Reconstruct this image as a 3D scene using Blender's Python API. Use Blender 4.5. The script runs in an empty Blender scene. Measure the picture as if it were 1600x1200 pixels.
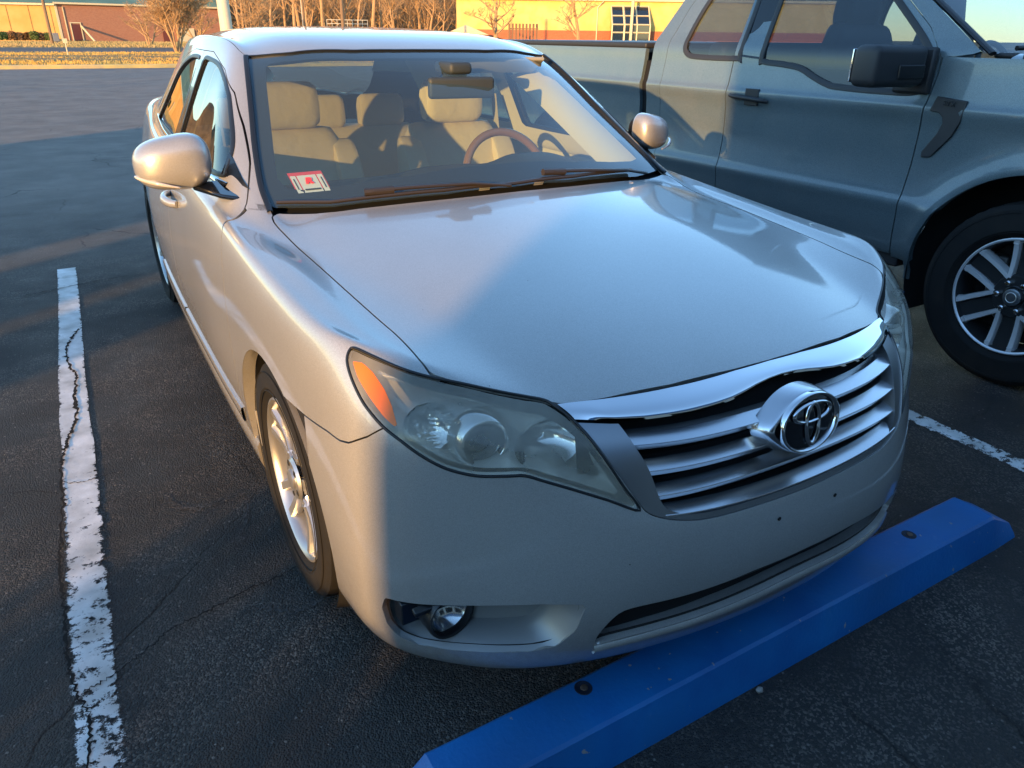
import bpy, bmesh, math, random
import numpy as np
from mathutils import Vector, Matrix
R = math.radians
rnd = random.Random(7)
sc = bpy.context.scene
C = sc.collection
# ------------------------------------------------------------------ camera
YAW, PITCH, ROLL = 0.540986, 0.442022, 0.011685
def cam_axes():
    cy, sy, cp, sp = math.cos(YAW), math.sin(YAW), math.cos(PITCH), math.sin(PITCH)
    fwd = Vector((sy*cp, cy*cp, -sp)); right = Vector((cy, -sy, 0)); up = right.cross(fwd)
    r = right*math.cos(ROLL)+up*math.sin(ROLL); u = -right*math.sin(ROLL)+up*math.cos(ROLL)
    return r, u, fwd
cd = bpy.data.cameras.new('camera'); co = bpy.data.objects.new('camera', cd); C.objects.link(co)
_r, _u, _f = cam_axes()
m = Matrix(((_r.x, _u.x, -_f.x, -1.2324), (_r.y, _u.y, -_f.y, -0.7908), (_r.z, _u.z, -_f.z, 1.4417), (0, 0, 0, 1)))
co.matrix_world = m
cd.sensor_width = 36; cd.lens = 1150.4/1600*36; cd.clip_end = 3000; cd.clip_start = 0.05
sc.camera = co
# ------------------------------------------------------------------ sky, sun, exposure
SUN_AZ = R(35)      # light travels along (cos, sin) of this on the ground
SUN_EL = R(8.0)
w = bpy.data.worlds.new("World"); sc.world = w; w.use_nodes = True
nt = w.node_tree; nt.nodes.clear()
sky = nt.nodes.new('ShaderNodeTexSky'); sky.sky_type = 'NISHITA'; sky.sun_disc = False
sky.sun_elevation = SUN_EL
sdir = Vector((-math.cos(SUN_AZ)*math.cos(SUN_EL), -math.sin(SUN_AZ)*math.cos(SUN_EL), math.sin(SUN_EL)))
sky.sun_rotation = math.atan2(sdir.x, sdir.y)
sky.air_density = 1.0; sky.dust_density = 0.0; sky.ozone_density = 2.6
bg = nt.nodes.new('ShaderNodeBackground'); bg.inputs[1].default_value = 0.15
wo = nt.nodes.new('ShaderNodeOutputWorld')
nt.links.new(sky.outputs[0], bg.inputs[0]); nt.links.new(bg.outputs[0], wo.inputs[0])
sl = bpy.data.lights.new('sun', 'SUN'); sl.energy = 2.25; sl.angle = R(0.5); sl.color = (1.0, 0.56, 0.20)
so = bpy.data.objects.new('sun', sl); C.objects.link(so)
so.rotation_euler = (-sdir).to_track_quat('-Z', 'Y').to_euler()
sc.view_settings.view_transform = 'Standard'; sc.view_settings.look = 'None'
sc.view_settings.gamma = 1.0; sc.view_settings.use_curve_mapping = False
sc.view_settings.exposure = 2.05
sc.cycles.max_bounces = 10; sc.cycles.transparent_max_bounces = 24; sc.cycles.caustics_reflective = False
# ------------------------------------------------------------------ helpers
def link(o, parent=None):
    C.objects.link(o)
    if parent is not None: o.parent = parent
    return o
def tag(o, label=None, cat=None, group=None, kind=None):
    if label: o['label'] = label
    if cat: o['category'] = cat
    if group: o['group'] = group
    if kind: o['kind'] = kind
    return o
def empty(name, loc=(0, 0, 0), rz=0, **k):
    o = bpy.data.objects.new(name, None); o.empty_display_size = .2; C.objects.link(o)
    o.location = loc; o.rotation_euler = (0, 0, rz); return tag(o, **k)
def mobj(name, V, F, mat, parent=None, smooth=True, normals=None, sharp=None):
    me = bpy.data.meshes.new(name)
    me.from_pydata([tuple(map(float, v)) for v in V], [], [tuple(map(int, f)) for f in F])
    mats = mat if isinstance(mat, (list, tuple)) else [mat]
    for q in mats: me.materials.append(q)
    if smooth: me.polygons.foreach_set('use_smooth', [True]*len(me.polygons))
    if normals is not None: me.normals_split_custom_set_from_vertices([tuple(map(float, n)) for n in normals])
    elif smooth and sharp: me.set_sharp_from_angle(angle=R(sharp))
    me.update()
    return link(bpy.data.objects.new(name, me), parent)
class MB:
    """collects simple solids into one mesh"""
    def __init__(s): s.V = []; s.F = []; s.M = []
    def add(s, V, F, mi=0):
        n = len(s.V); s.V += [tuple(v) for v in V]; s.F += [tuple(i+n for i in f) for f in F]; s.M += [mi]*len(F); return s
    def box(s, c, h, rz=0, mi=0, rot=None):
        V = []
        for k in range(8):
            v = Vector(((h[0] if k & 1 else -h[0]), (h[1] if k & 2 else -h[1]), (h[2] if k & 4 else -h[2])))
            if rot is not None: v = rot @ v
            elif rz: v = Matrix.Rotation(rz, 3, 'Z') @ v
            V.append(v+Vector(c))
        return s.add(V, [(0, 2, 3, 1), (4, 5, 7, 6), (0, 1, 5, 4), (2, 6, 7, 3), (0, 4, 6, 2), (1, 3, 7, 5)], mi)
    def tube(s, pts, r, n=10, caps=True, mi=0, flat=None):
        pts = [Vector(p) for p in pts]; rr = r if isinstance(r, (list, tuple)) else [r]*len(pts)
        V = []; prev = None
        for i, p in enumerate(pts):
            t = (pts[min(i+1, len(pts)-1)]-pts[max(i-1, 0)]).normalized()
            if prev is None:
                a = Vector((0, 0, 1)) if abs(t.z) < .9 else Vector((1, 0, 0))
                e1 = t.cross(a).normalized()
            else: e1 = (prev-t*prev.dot(t)).normalized()
            prev = e1; e2 = t.cross(e1)
            k2 = flat if flat else 1
            for j in range(n):
                a = 2*math.pi*j/n; V.append(p+(e1*math.cos(a)+e2*math.sin(a)*k2)*rr[i])
        F = [(i*n+j, i*n+(j+1) % n, (i+1)*n+(j+1) % n, (i+1)*n+j) for i in range(len(pts)-1) for j in range(n)]
        if caps: F += [tuple(range(n))[::-1], tuple((len(pts)-1)*n+j for j in range(n))]
        return s.add(V, F, mi)
    def lathe(s, prof, n=48, axis='X', c=(0, 0, 0), mi=0, close=False):
        """prof: (along axis, radius)"""
        V = []
        for (a, r) in prof:
            for j in range(n):
                t = 2*math.pi*j/n; u, v = r*math.cos(t), r*math.sin(t)
                V.append(Vector((a, u, v) if axis == 'X' else ((u, a, v) if axis == 'Y' else (u, v, a)))+Vector(c))
        m_ = len(prof)
        F = [(i*n+j, i*n+(j+1) % n, (i+1)*n+(j+1) % n, (i+1)*n+j) for i in range(m_-1) for j in range(n)]
        return s.add(V, F, mi)
    def prism(s, poly, vec, mi=0):
        """closed polygon of 3D points extruded by vec"""
        n = len(poly); vec = Vector(vec); V = [Vector(p) for p in poly]+[Vector(p)+vec for p in poly]
        return s.add(V, [tuple(range(n))[::-1], tuple(range(n, 2*n))]+[(i, (i+1) % n, n+(i+1) % n, n+i) for i in range(n)], mi)
    def build(s, name, mat, parent=None, smooth=False, sharp=35, bevel=0, seg=2):
        o = mobj(name, s.V, s.F, mat, parent, smooth=False)
        me = o.data; me.polygons.foreach_set('material_index', s.M)
        bm = bmesh.new(); bm.from_mesh(me); bmesh.ops.recalc_face_normals(bm, faces=bm.faces)
        bm.to_mesh(me); bm.free()
        if bevel:
            b = o.modifiers.new('bevel', 'BEVEL'); b.width = bevel; b.segments = seg; b.limit_method = 'ANGLE'; b.angle_limit = R(30)
            smooth = True
        if smooth:
            me.polygons.foreach_set('use_smooth', [True]*len(me.polygons)); me.set_sharp_from_angle(angle=R(sharp))
        return o
def crom(P, n=8, closed=False):
    """Catmull-Rom through points (any dimension)"""
    P = np.asarray(P, float); m_ = len(P); out = []
    for i in range(m_ if closed else m_-1):
        p0, p1, p2, p3 = (P[(i-1) % m_], P[i], P[(i+1) % m_], P[(i+2) % m_]) if closed else (P[max(i-1, 0)], P[i], P[i+1], P[min(i+2, m_-1)])
        for k in range(n):
            t = k/n; out.append(.5*((2*p1)+(-p0+p2)*t+(2*p0-5*p1+4*p2-p3)*t*t+(-p0+3*p1-3*p2+p3)*t**3))
    if not closed: out.append(P[-1])
    return np.array(out)
# ------------------------------------------------------------------ materials
def mat(name, col=(.5, .5, .5), rough=.5, metal=0., coat=0., coat_r=.03, bump=None, noise=None, ior=None, spec=None, emit=None, trans=0, alpha=None, sss=None):
    """noise: (scale, colour2, low, high, detail); bump: (scale, distance)"""
    M = bpy.data.materials.new(name); M.use_nodes = True; n = M.node_tree.nodes; L = M.node_tree.links
    b = n['Principled BSDF']; b.inputs['Base Color'].default_value = (*col, 1); b.inputs['Roughness'].default_value = rough
    b.inputs['Metallic'].default_value = metal; b.inputs['Coat Weight'].default_value = coat; b.inputs['Coat Roughness'].default_value = coat_r
    if ior: b.inputs['IOR'].default_value = ior
    if spec is not None: b.inputs['Specular IOR Level'].default_value = spec
    if trans: b.inputs['Transmission Weight'].default_value = trans
    if emit: b.inputs['Emission Color'].default_value = (*emit[0], 1); b.inputs['Emission Strength'].default_value = emit[1]
    tc = n.new('ShaderNodeTexCoord')
    if noise:
        t = n.new('ShaderNodeTexNoise'); t.inputs['Scale'].default_value = noise[0]; t.inputs['Detail'].default_value = noise[4] if len(noise) > 4 else 6
        r = n.new('ShaderNodeValToRGB'); r.color_ramp.elements[0].position = noise[2]; r.color_ramp.elements[1].position = noise[3]
        r.color_ramp.elements[0].color = (*col, 1); r.color_ramp.elements[1].color = (*noise[1], 1)
        L.new(tc.outputs['Object'], t.inputs[0]); L.new(t.outputs[0], r.inputs[0]); L.new(r.outputs[0], b.inputs['Base Color'])
    if bump:
        t = n.new('ShaderNodeTexNoise'); t.inputs['Scale'].default_value = bump[0]; t.inputs['Detail'].default_value = 4
        bp = n.new('ShaderNodeBump'); bp.inputs['Distance'].default_value = bump[1]; bp.inputs['Strength'].default_value = 1
        L.new(tc.outputs['Object'], t.inputs[0]); L.new(t.outputs[0], bp.inputs['Height']); L.new(bp.outputs[0], b.inputs['Normal'])
    return M
def glassmat(name, tint=(1, 1, 1), refl=1.0, haze=0.0, hazecol=(.6, .6, .6), ior=1.5, rough=0.0):
    """thin pane: straight-through transparency plus a fresnel reflection, with a little surface haze"""
    M = bpy.data.materials.new(name); M.use_nodes = True; n = M.node_tree.nodes; L = M.node_tree.links; n.clear()
    o = n.new('ShaderNodeOutputMaterial'); tr = n.new('ShaderNodeBsdfTransparent'); tr.inputs[0].default_value = (*tint, 1)
    gl = n.new('ShaderNodeBsdfGlossy'); gl.inputs['Roughness'].default_value = rough
    fr = n.new('ShaderNodeFresnel'); ge = n.new('ShaderNodeNewGeometry'); im = n.new('ShaderNodeMath'); im.operation = 'MULTIPLY_ADD'; im.inputs[1].default_value = 1/ior-ior; im.inputs[2].default_value = ior
    L.new(ge.outputs['Backfacing'], im.inputs[0]); L.new(im.outputs[0], fr.inputs[0])
    mu = n.new('ShaderNodeMath'); mu.operation = 'MULTIPLY'; mu.inputs[1].default_value = refl; mu.use_clamp = True
    mx = n.new('ShaderNodeMixShader'); L.new(fr.outputs[0], mu.inputs[0]); L.new(mu.outputs[0], mx.inputs[0])
    L.new(tr.outputs[0], mx.inputs[1]); L.new(gl.outputs[0], mx.inputs[2])
    last = mx
    if haze:
        df = n.new('ShaderNodeBsdfDiffuse'); df.inputs[0].default_value = (*hazecol, 1)
        m2 = n.new('ShaderNodeMixShader'); m2.inputs[0].default_value = haze
        L.new(tr.outputs[0], m2.inputs[1]); L.new(df.outputs[0], m2.inputs[2])
        L.new(m2.outputs[0], mx.inputs[1])
    L.new(last.outputs[0], o.inputs[0])
    return M
# ------------------------------------------------------------------ ground
def asphalt_mat():
    M = bpy.data.materials.new('asphalt'); M.use_nodes = True; n = M.node_tree.nodes; L = M.node_tree.links; b = n['Principled BSDF']
    tc = n.new('ShaderNodeTexCoord')
    def noise(s, d=5, r=.6):
        t = n.new('ShaderNodeTexNoise'); t.inputs['Scale'].default_value = s; t.inputs['Detail'].default_value = d; t.inputs['Roughness'].default_value = r; L.new(tc.outputs['Object'], t.inputs[0]); return t
    def ramp(src, p0, c0, p1, c1):
        r = n.new('ShaderNodeValToRGB'); r.color_ramp.elements[0].position = p0; r.color_ramp.elements[1].position = p1; r.color_ramp.elements[0].color = c0; r.color_ramp.elements[1].color = c1
        L.new(src, r.inputs[0]); return r
    def mix(a, bb, f, mode='MIX'):
        m_ = n.new('ShaderNodeMix'); m_.data_type = 'RGBA'; m_.blend_type = mode
        for s_, v in (('A', a), ('B', bb)):
            if isinstance(v, tuple): m_.inputs[s_].default_value = v
            else: L.new(v, m_.inputs[s_])
        if isinstance(f, float): m_.inputs[0].default_value = f
        else: L.new(f, m_.inputs[0])
        return m_.outputs['Result']
    base = ramp(noise(.9, 8, .65).outputs[0], .35, (.022, .023, .025, 1), .72, (.048, .047, .046, 1)).outputs[0]
    # coarse aggregate: small stones of different lightness
    v = n.new('ShaderNodeTexVoronoi'); v.inputs['Scale'].default_value = 190; L.new(tc.outputs['Object'], v.inputs['Vector'])
    bw = n.new('ShaderNodeRGBToBW'); L.new(v.outputs['Color'], bw.inputs[0])
    st = ramp(bw.outputs[0], .55, (0, 0, 0, 1), .80, (1, 1, 1, 1)).outputs[0]
    v2 = n.new('ShaderNodeTexVoronoi'); v2.inputs['Scale'].default_value = 75; L.new(tc.outputs['Object'], v2.inputs['Vector'])
    bw2 = n.new('ShaderNodeRGBToBW'); L.new(v2.outputs['Color'], bw2.inputs[0]); d2 = ramp(v2.outputs['Distance'], .18, (1, 1, 1, 1), .34, (0, 0, 0, 1)).outputs[0]
    s2 = ramp(bw2.outputs[0], .80, (0, 0, 0, 1), .84, (1, 1, 1, 1)).outputs[0]
    wear = ramp(noise(2.3, 6).outputs[0], .44, (.08, .08, .08, 1), .68, (1, 1, 1, 1)).outputs[0]
    m1 = n.new('ShaderNodeMath'); m1.operation = 'MULTIPLY'; L.new(st, m1.inputs[0]); L.new(wear, m1.inputs[1])
    m1b = n.new('ShaderNodeMath'); m1b.operation = 'MULTIPLY'; m1b.inputs[1].default_value = .75; L.new(m1.outputs[0], m1b.inputs[0])
    c1 = mix(base, (.25, .215, .18, 1), m1b.outputs[0])
    m2 = n.new('ShaderNodeMath'); m2.operation = 'MULTIPLY'; L.new(s2, m2.inputs[0]); L.new(d2, m2.inputs[1]); m2b = n.new('ShaderNodeMath'); m2b.operation = 'MULTIPLY'; m2b.inputs[1].default_value = .85; L.new(m2.outputs[0], m2b.inputs[0])
    c2 = mix(c1, (.20, .185, .165, 1), m2b.outputs[0])
    # pale scuffs and a few chalky spots
    sc_ = ramp(noise(5.5, 10, .75).outputs[0], .60, (0, 0, 0, 1), .76, (.55, .55, .55, 1)).outputs[0]
    c3 = mix(c2, (.11, .11, .112, 1), sc_)
    # fine network of hairline cracks
    nz = noise(2.0, 4); mp = n.new('ShaderNodeVectorMath'); mp.operation = 'MULTIPLY_ADD'; mp.inputs[1].default_value = (.28, .28, .28); L.new(nz.outputs['Color'], mp.inputs[0]); L.new(tc.outputs['Object'], mp.inputs[2])
    vc = n.new('ShaderNodeTexVoronoi'); vc.feature = 'DISTANCE_TO_EDGE'; vc.inputs['Scale'].default_value = .85; L.new(mp.outputs[0], vc.inputs['Vector'])
    ck = ramp(vc.outputs['Distance'], .0015, (1, 1, 1, 1), .006, (0, 0, 0, 1)).outputs[0]
    gate = ramp(noise(.7, 3).outputs[0], .50, (0, 0, 0, 1), .60, (.8, .8, .8, 1)).outputs[0]
    mk = n.new('ShaderNodeMath'); mk.operation = 'MULTIPLY'; L.new(ck, mk.inputs[0]); L.new(gate, mk.inputs[1])
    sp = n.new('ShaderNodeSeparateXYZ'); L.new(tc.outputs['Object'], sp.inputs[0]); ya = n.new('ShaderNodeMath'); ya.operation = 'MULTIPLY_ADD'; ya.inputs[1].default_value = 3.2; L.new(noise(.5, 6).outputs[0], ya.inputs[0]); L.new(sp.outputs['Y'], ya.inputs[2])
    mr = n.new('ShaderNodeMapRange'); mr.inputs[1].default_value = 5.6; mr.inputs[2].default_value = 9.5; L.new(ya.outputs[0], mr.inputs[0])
    aged_sunlit = ramp(noise(1.2, 10, .65).outputs[0], .35, (.15, .132, .118, 1), .68, (.225, .195, .17, 1)).outputs[0]  # aged asphalt far off, tinted paler and warmer in place of low sunlight
    c3 = mix(c3, aged_sunlit, mr.outputs[0]); c4 = mix(c3, (.006, .006, .007, 1), mk.outputs[0]); L.new(c4, b.inputs['Base Color'])
    rr = ramp(noise(3.1, 5).outputs[0], .3, (.62, .62, .62, 1), .8, (.88, .88, .88, 1)); L.new(rr.outputs[0], b.inputs['Roughness'])
    b.inputs['Specular IOR Level'].default_value = .35
    h1 = n.new('ShaderNodeMath'); h1.operation = 'MULTIPLY_ADD'; h1.inputs[1].default_value = -1.6; L.new(v.outputs['Distance'], h1.inputs[0])
    nn_ = noise(420, 3); L.new(nn_.outputs[0], h1.inputs[2])
    h2 = n.new('ShaderNodeMath'); h2.operation = 'MULTIPLY_ADD'; h2.inputs[1].default_value = -2.0; L.new(mk.outputs[0], h2.inputs[0]); L.new(h1.outputs[0], h2.inputs[2])
    bp = n.new('ShaderNodeBump'); bp.inputs['Distance'].default_value = .0045; bp.inputs['Strength'].default_value = 1.0; L.new(h2.outputs[0], bp.inputs['Height']); L.new(bp.outputs[0], b.inputs['Normal'])
    return M
ASPH = asphalt_mat()
def sheet(name, x0, x1, y0, y1, z, m_, kind='structure', nx=1, ny=1):
    V = [(x0+(x1-x0)*i/nx, y0+(y1-y0)*j/ny, z) for i in range(nx+1) for j in range(ny+1)]
    F = [(i*(ny+1)+j, (i+1)*(ny+1)+j, (i+1)*(ny+1)+j+1, i*(ny+1)+j+1) for i in range(nx) for j in range(ny)]
    o = mobj(name, V, F, m_, smooth=False); return tag(o, kind=kind)
EARTH = mat('dry_earth', (.10, .085, .045), .95, noise=(.12, (.20, .155, .07), .35, .65, 8), bump=(6, .05))
sheet('terrain', -900, 1200, -400, 1600, -.03, EARTH)
sheet('parking_lot', -60, 70, -40, 37.2, 0, ASPH)
GRASS = mat('dry_grass', (.16, .115, .035), .95, noise=(.9, (.30, .20, .07), .3, .7, 10), bump=(9, .12))
V = []; nx, ny = 60, 24
for i in range(nx+1):
    for j in range(ny+1):
        x = -60+150*i/nx; y = 37.55+24*j/ny; V.append((x, y, .03+.12*math.sin(math.pi*j/ny)+.03*math.sin(x*.5+j)))
tag(mobj('grass_verge', V, [(i*(ny+1)+j, (i+1)*(ny+1)+j, (i+1)*(ny+1)+j+1, i*(ny+1)+j+1) for i in range(nx) for j in range(ny)], GRASS), kind='structure')
sheet('road', -80, 160, 61.6, 82, .012, mat('road_asphalt', (.06, .058, .056), .85, noise=(.4, (.085, .08, .075), .4, .7)))
sheet('grass', -80, 200, 82, 190, .02, mat('dry_lawn', (.22, .16, .075), .95, noise=(.35, (.33, .24, .12), .3, .7, 8)))
sheet('sidewalk', -80, 60, 108, 111, .05, mat('concrete', (.38, .34, .28), .9))
k = MB(); k.box((5, 37.37, .06), (64, .17, .09)); tag(k.build('kerb', mat('kerb_paint', (.55, .42, .16), .8, noise=(2, (.40, .33, .20), .4, .7)), bevel=.03), kind='structure')
def blades(name, x0, x1, y0, y1, n_, h0, h1, m_, label, z0=.05):
    q = random.Random(n_); V = []; F = []
    for i in range(n_):
        x, y = q.uniform(x0, x1), q.uniform(y0, y1); h = q.uniform(h0, h1); a = q.uniform(0, 6.28); w_ = h*.22; k = len(V)
        V += [(x-math.cos(a)*w_, y-math.sin(a)*w_, z0), (x+math.cos(a)*w_, y+math.sin(a)*w_, z0), (x+q.uniform(-1, 1)*h*.5, y+q.uniform(-1, 1)*h*.5, z0+h)]; F.append((k, k+1, k+2))
    return tag(mobj(name, V, F, m_, smooth=False), label, kind='stuff')
blades('verge_grass', -9, 16, 37.7, 61.3, 42000, .05, .16, mat('straw', (.66, .39, .085), .9, noise=(.35, (.34, .29, .11), .45, .62, 6)), 'dry straw coloured grass on the verge beyond the kerb')
blades('lawn_grass', -22, 34, 82.5, 121, 42000, .08, .24, mat('lawn_straw', (.42, .30, .13), .9, noise=(.2, (.30, .27, .11), .45, .65, 6)), 'short dry lawn grass in front of the left building')
# worn parking bay lines
def worn(name, wear):
    M = bpy.data.materials.new(name); M.use_nodes = True; n = M.node_tree.nodes; L = M.node_tree.links; b = n['Principled BSDF']; o = n['Material Output']
    tc = n.new('ShaderNodeTexCoord'); t = n.new('ShaderNodeTexNoise'); t.inputs['Scale'].default_value = 21; t.inputs['Detail'].default_value = 10; t.inputs['Roughness'].default_value = .80
    mp = n.new('ShaderNodeMapping'); mp.inputs['Scale'].default_value = (1.0, 1.15, 1); L.new(tc.outputs['Object'], mp.inputs[0]); L.new(mp.outputs[0], t.inputs[0])
    # more paint has gone towards the near end (y small) and at the edges
    sp = n.new('ShaderNodeSeparateXYZ'); L.new(tc.outputs['Object'], sp.inputs[0]); mr = n.new('ShaderNodeMapRange'); mr.inputs[1].default_value = .4; mr.inputs[2].default_value = 2.3; mr.inputs[3].default_value = wear; mr.inputs[4].default_value = -.06
    L.new(sp.outputs['Y'], mr.inputs[0]); ad = n.new('ShaderNodeMath'); ad.operation = 'SUBTRACT'; L.new(t.outputs[0], ad.inputs[0]); L.new(mr.outputs[0], ad.inputs[1])
    # the edges fray first: distance across the stripe is stored in the mesh
    at = n.new('ShaderNodeAttribute'); at.attribute_name = 'edge'; a2 = n.new('ShaderNodeMath'); a2.operation = 'MULTIPLY_ADD'; a2.inputs[1].default_value = -.16; L.new(at.outputs['Fac'], a2.inputs[0]); L.new(ad.outputs[0], a2.inputs[2])
    r = n.new('ShaderNodeValToRGB'); r.color_ramp.elements[0].position = .385; r.color_ramp.elements[1].position = .41; L.new(a2.outputs[0], r.inputs[0])
    t2 = n.new('ShaderNodeTexNoise'); t2.inputs['Scale'].default_value = 9; t2.inputs['Detail'].default_value = 8; L.new(tc.outputs['Object'], t2.inputs[0])
    r2 = n.new('ShaderNodeValToRGB'); r2.color_ramp.elements[0].position = .3; r2.color_ramp.elements[1].position = .7; r2.color_ramp.elements[0].color = (.42, .41, .38, 1); r2.color_ramp.elements[1].color = (.82, .81, .79, 1); L.new(t2.outputs[0], r2.inputs[0]); L.new(r2.outputs[0], b.inputs['Base Color'])
    b.inputs['Roughness'].default_value = .7
    bp = n.new('ShaderNodeBump'); bp.inputs['Distance'].default_value = .002; L.new(t.outputs[0], bp.inputs['Height']); L.new(bp.outputs[0], b.inputs['Normal'])
    tr = n.new('ShaderNodeBsdfTransparent'); mx = n.new('ShaderNodeMixShader'); L.new(r.outputs[0], mx.inputs[0]); L.new(tr.outputs[0], mx.inputs[1]); L.new(b.outputs[0], mx.inputs[2]); L.new(mx.outputs[0], o.inputs[0])
    return M
def stripe(name, pts, w_, m_):
    P = crom(pts, 6); V = []; E_ = []
    for i, p in enumerate(P):
        j = rnd.uniform(-.003, .003)
        for k, e in ((-.5, 1), (-.38, .25), (0, 0), (.38, .25), (.5, 1)): V.append((p[0]+k*w_*1.04+j, p[1], .004)); E_.append(e)
    o = mobj(name, V, [(i*5+k, i*5+k+1, i*5+6+k, i*5+5+k) for i in range(len(P)-1) for k in range(4)], m_, smooth=False)
    a = o.data.attributes.new('edge', 'FLOAT', 'POINT'); a.data.foreach_set('value', E_)
    return tag(o, kind='structure')
stripe('parking_line', [(-1.338, 4.83), (-1.36, 3.8), (-1.392, 2.7), (-1.402, 2.05), (-1.416, 1.3), (-1.428, .6), (-1.44, -.3), (-1.46, -1.4)], .105, worn('worn_line_paint', .085))
stripe('parking_line', [(1.70, 4.83), (1.66, 2.7), (1.645, .70), (1.641, .25), (1.62, -1.4)], .10, worn('line_paint', .05))
# open cracks (they run through the stripe too)
CRK = mat('crack_dark', (.004, .004, .004), 1)
def crack(pts, w_, name='asphalt_crack', m_=CRK, z=.0065, jit=.010):
    P = crom(np.array(pts, float), 12); r_ = random.Random(len(pts)); V = []
    for i, p in enumerate(P):
        a = P[max(i-1, 0)]; b_ = P[min(i+1, len(P)-1)]; t = b_-a; t = t/(np.linalg.norm(t)+1e-9); s = np.array([-t[1], t[0]])
        q = p+s*r_.uniform(-jit, jit)*.6; ww = w_*r_.uniform(.25, 1.5)*(.3 if i in (0, len(P)-1) else 1)
        V += [(q[0]-s[0]*ww/2, q[1]-s[1]*ww/2, z), (q[0]+s[0]*ww/2, q[1]+s[1]*ww/2, z)]
    return tag(mobj(name, V, [(i*2, i*2+1, i*2+3, i*2+2) for i in range(len(P)-1)], m_, smooth=False), kind='structure')
crack([(-1.33,3.54),(-1.37,3.4),(-1.40,3.22),(-1.39,3.0),(-1.37,2.86),(-1.39,2.64),(-1.39,2.44),(-1.42,2.27),(-1.44,2.17),(-1.46,2.02)], .012)
crack([(-1.46,2.02),(-1.46,1.78),(-1.478,1.51),(-1.48,1.34),(-1.478,1.19),(-1.478,1.02),(-1.476,.92),(-1.46,.82),(-1.44,.73),(-1.455,.6),(-1.44,.4),(-1.46,.1)], .007)
crack([(-1.45,.83),(-1.41,.84),(-1.35,.87),(-1.29,.91),(-1.23,.95),(-1.17,.96),(-1.10,.98),(-1.0,1.01),(-.95,1.01),(-.8,1.06)], .005)
crack([(-1.47,1.90),(-1.40,1.86),(-1.33,1.87),(-1.27,1.87)], .004)
crack([(-1.60,4.3),(-1.4,4.36),(-1.2,4.42),(-1.0,4.45)], .008)
crack([(-2.2,2.1),(-1.9,1.95),(-1.6,1.9),(-1.47,1.82)], .003)
SCUFF = mat('pale_scuff', (.10, .10, .097), .95, noise=(60, (.035, .035, .035), .4, .6))
for pts in ([(-1.17,1.64),(-1.11,1.52),(-1.06,1.49),(-.99,1.51),(-.93,1.50),(-.93,1.39),(-.97,1.29),(-1.01,1.24)], [(-1.06,.93),(-.99,.90),(-.94,.86),(-.86,.86),(-.82,.86)]):
    for r_ in range(2): crack([(x+rnd.uniform(-.015, .015), y+rnd.uniform(-.015, .015)) for x, y in pts], .0045, 'pale_vein', SCUFF, .003+r_*.0004, .016)
# loose grit
V = []; F = []
for i in range(900):
    x, y = rnd.uniform(-2.2, 2.6), rnd.uniform(-1.0, 5.0)*rnd.random()**.5; s = rnd.uniform(.0009, .0030)*(1.8 if rnd.random() < .03 else 1)
    if -.9 < x < 1.2 and .0 < y < .27: continue
    n0 = len(V)
    for k in range(6):
        d = [(1, 0, 0), (-1, 0, 0), (0, 1, 0), (0, -1, 0), (0, 0, 1), (0, 0, -.4)][k]; V.append((x+d[0]*s*rnd.uniform(.6, 1.3), y+d[1]*s*rnd.uniform(.6, 1.3), .001+s*.5+d[2]*s*rnd.uniform(.5, .9)))
    F += [tuple(n0+q for q in f) for f in ((0, 2, 4), (2, 1, 4), (1, 3, 4), (3, 0, 4), (2, 0, 5), (1, 2, 5), (3, 1, 5), (0, 3, 5))]
tag(mobj('grit', V, F, mat('grit', (.30, .28, .25), .9, noise=(30, (.12, .11, .10), .4, .6)), smooth=False), 'fine loose grit scattered over the dark asphalt', kind='stuff')
# a leaf-brown pebble before the wheel stop
bm = bmesh.new(); bmesh.ops.create_icosphere(bm, subdivisions=2, radius=.0105)
for v in bm.verts: v.co = Vector((v.co.x*1.0, v.co.y*.8, v.co.z*.62))*rnd.uniform(.85, 1.15)
me = bpy.data.meshes.new('pebble'); bm.to_mesh(me); bm.free(); me.materials.append(mat('pebble', (.38, .36, .32), .85, noise=(60, (.22, .21, .19), .4, .6)))
pb = link(bpy.data.objects.new('pebble', me)); pb.location = (-.035, .014, .006); tag(pb, 'small pale pebble lying against the front of the blue wheel stop', 'pebble')
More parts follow.
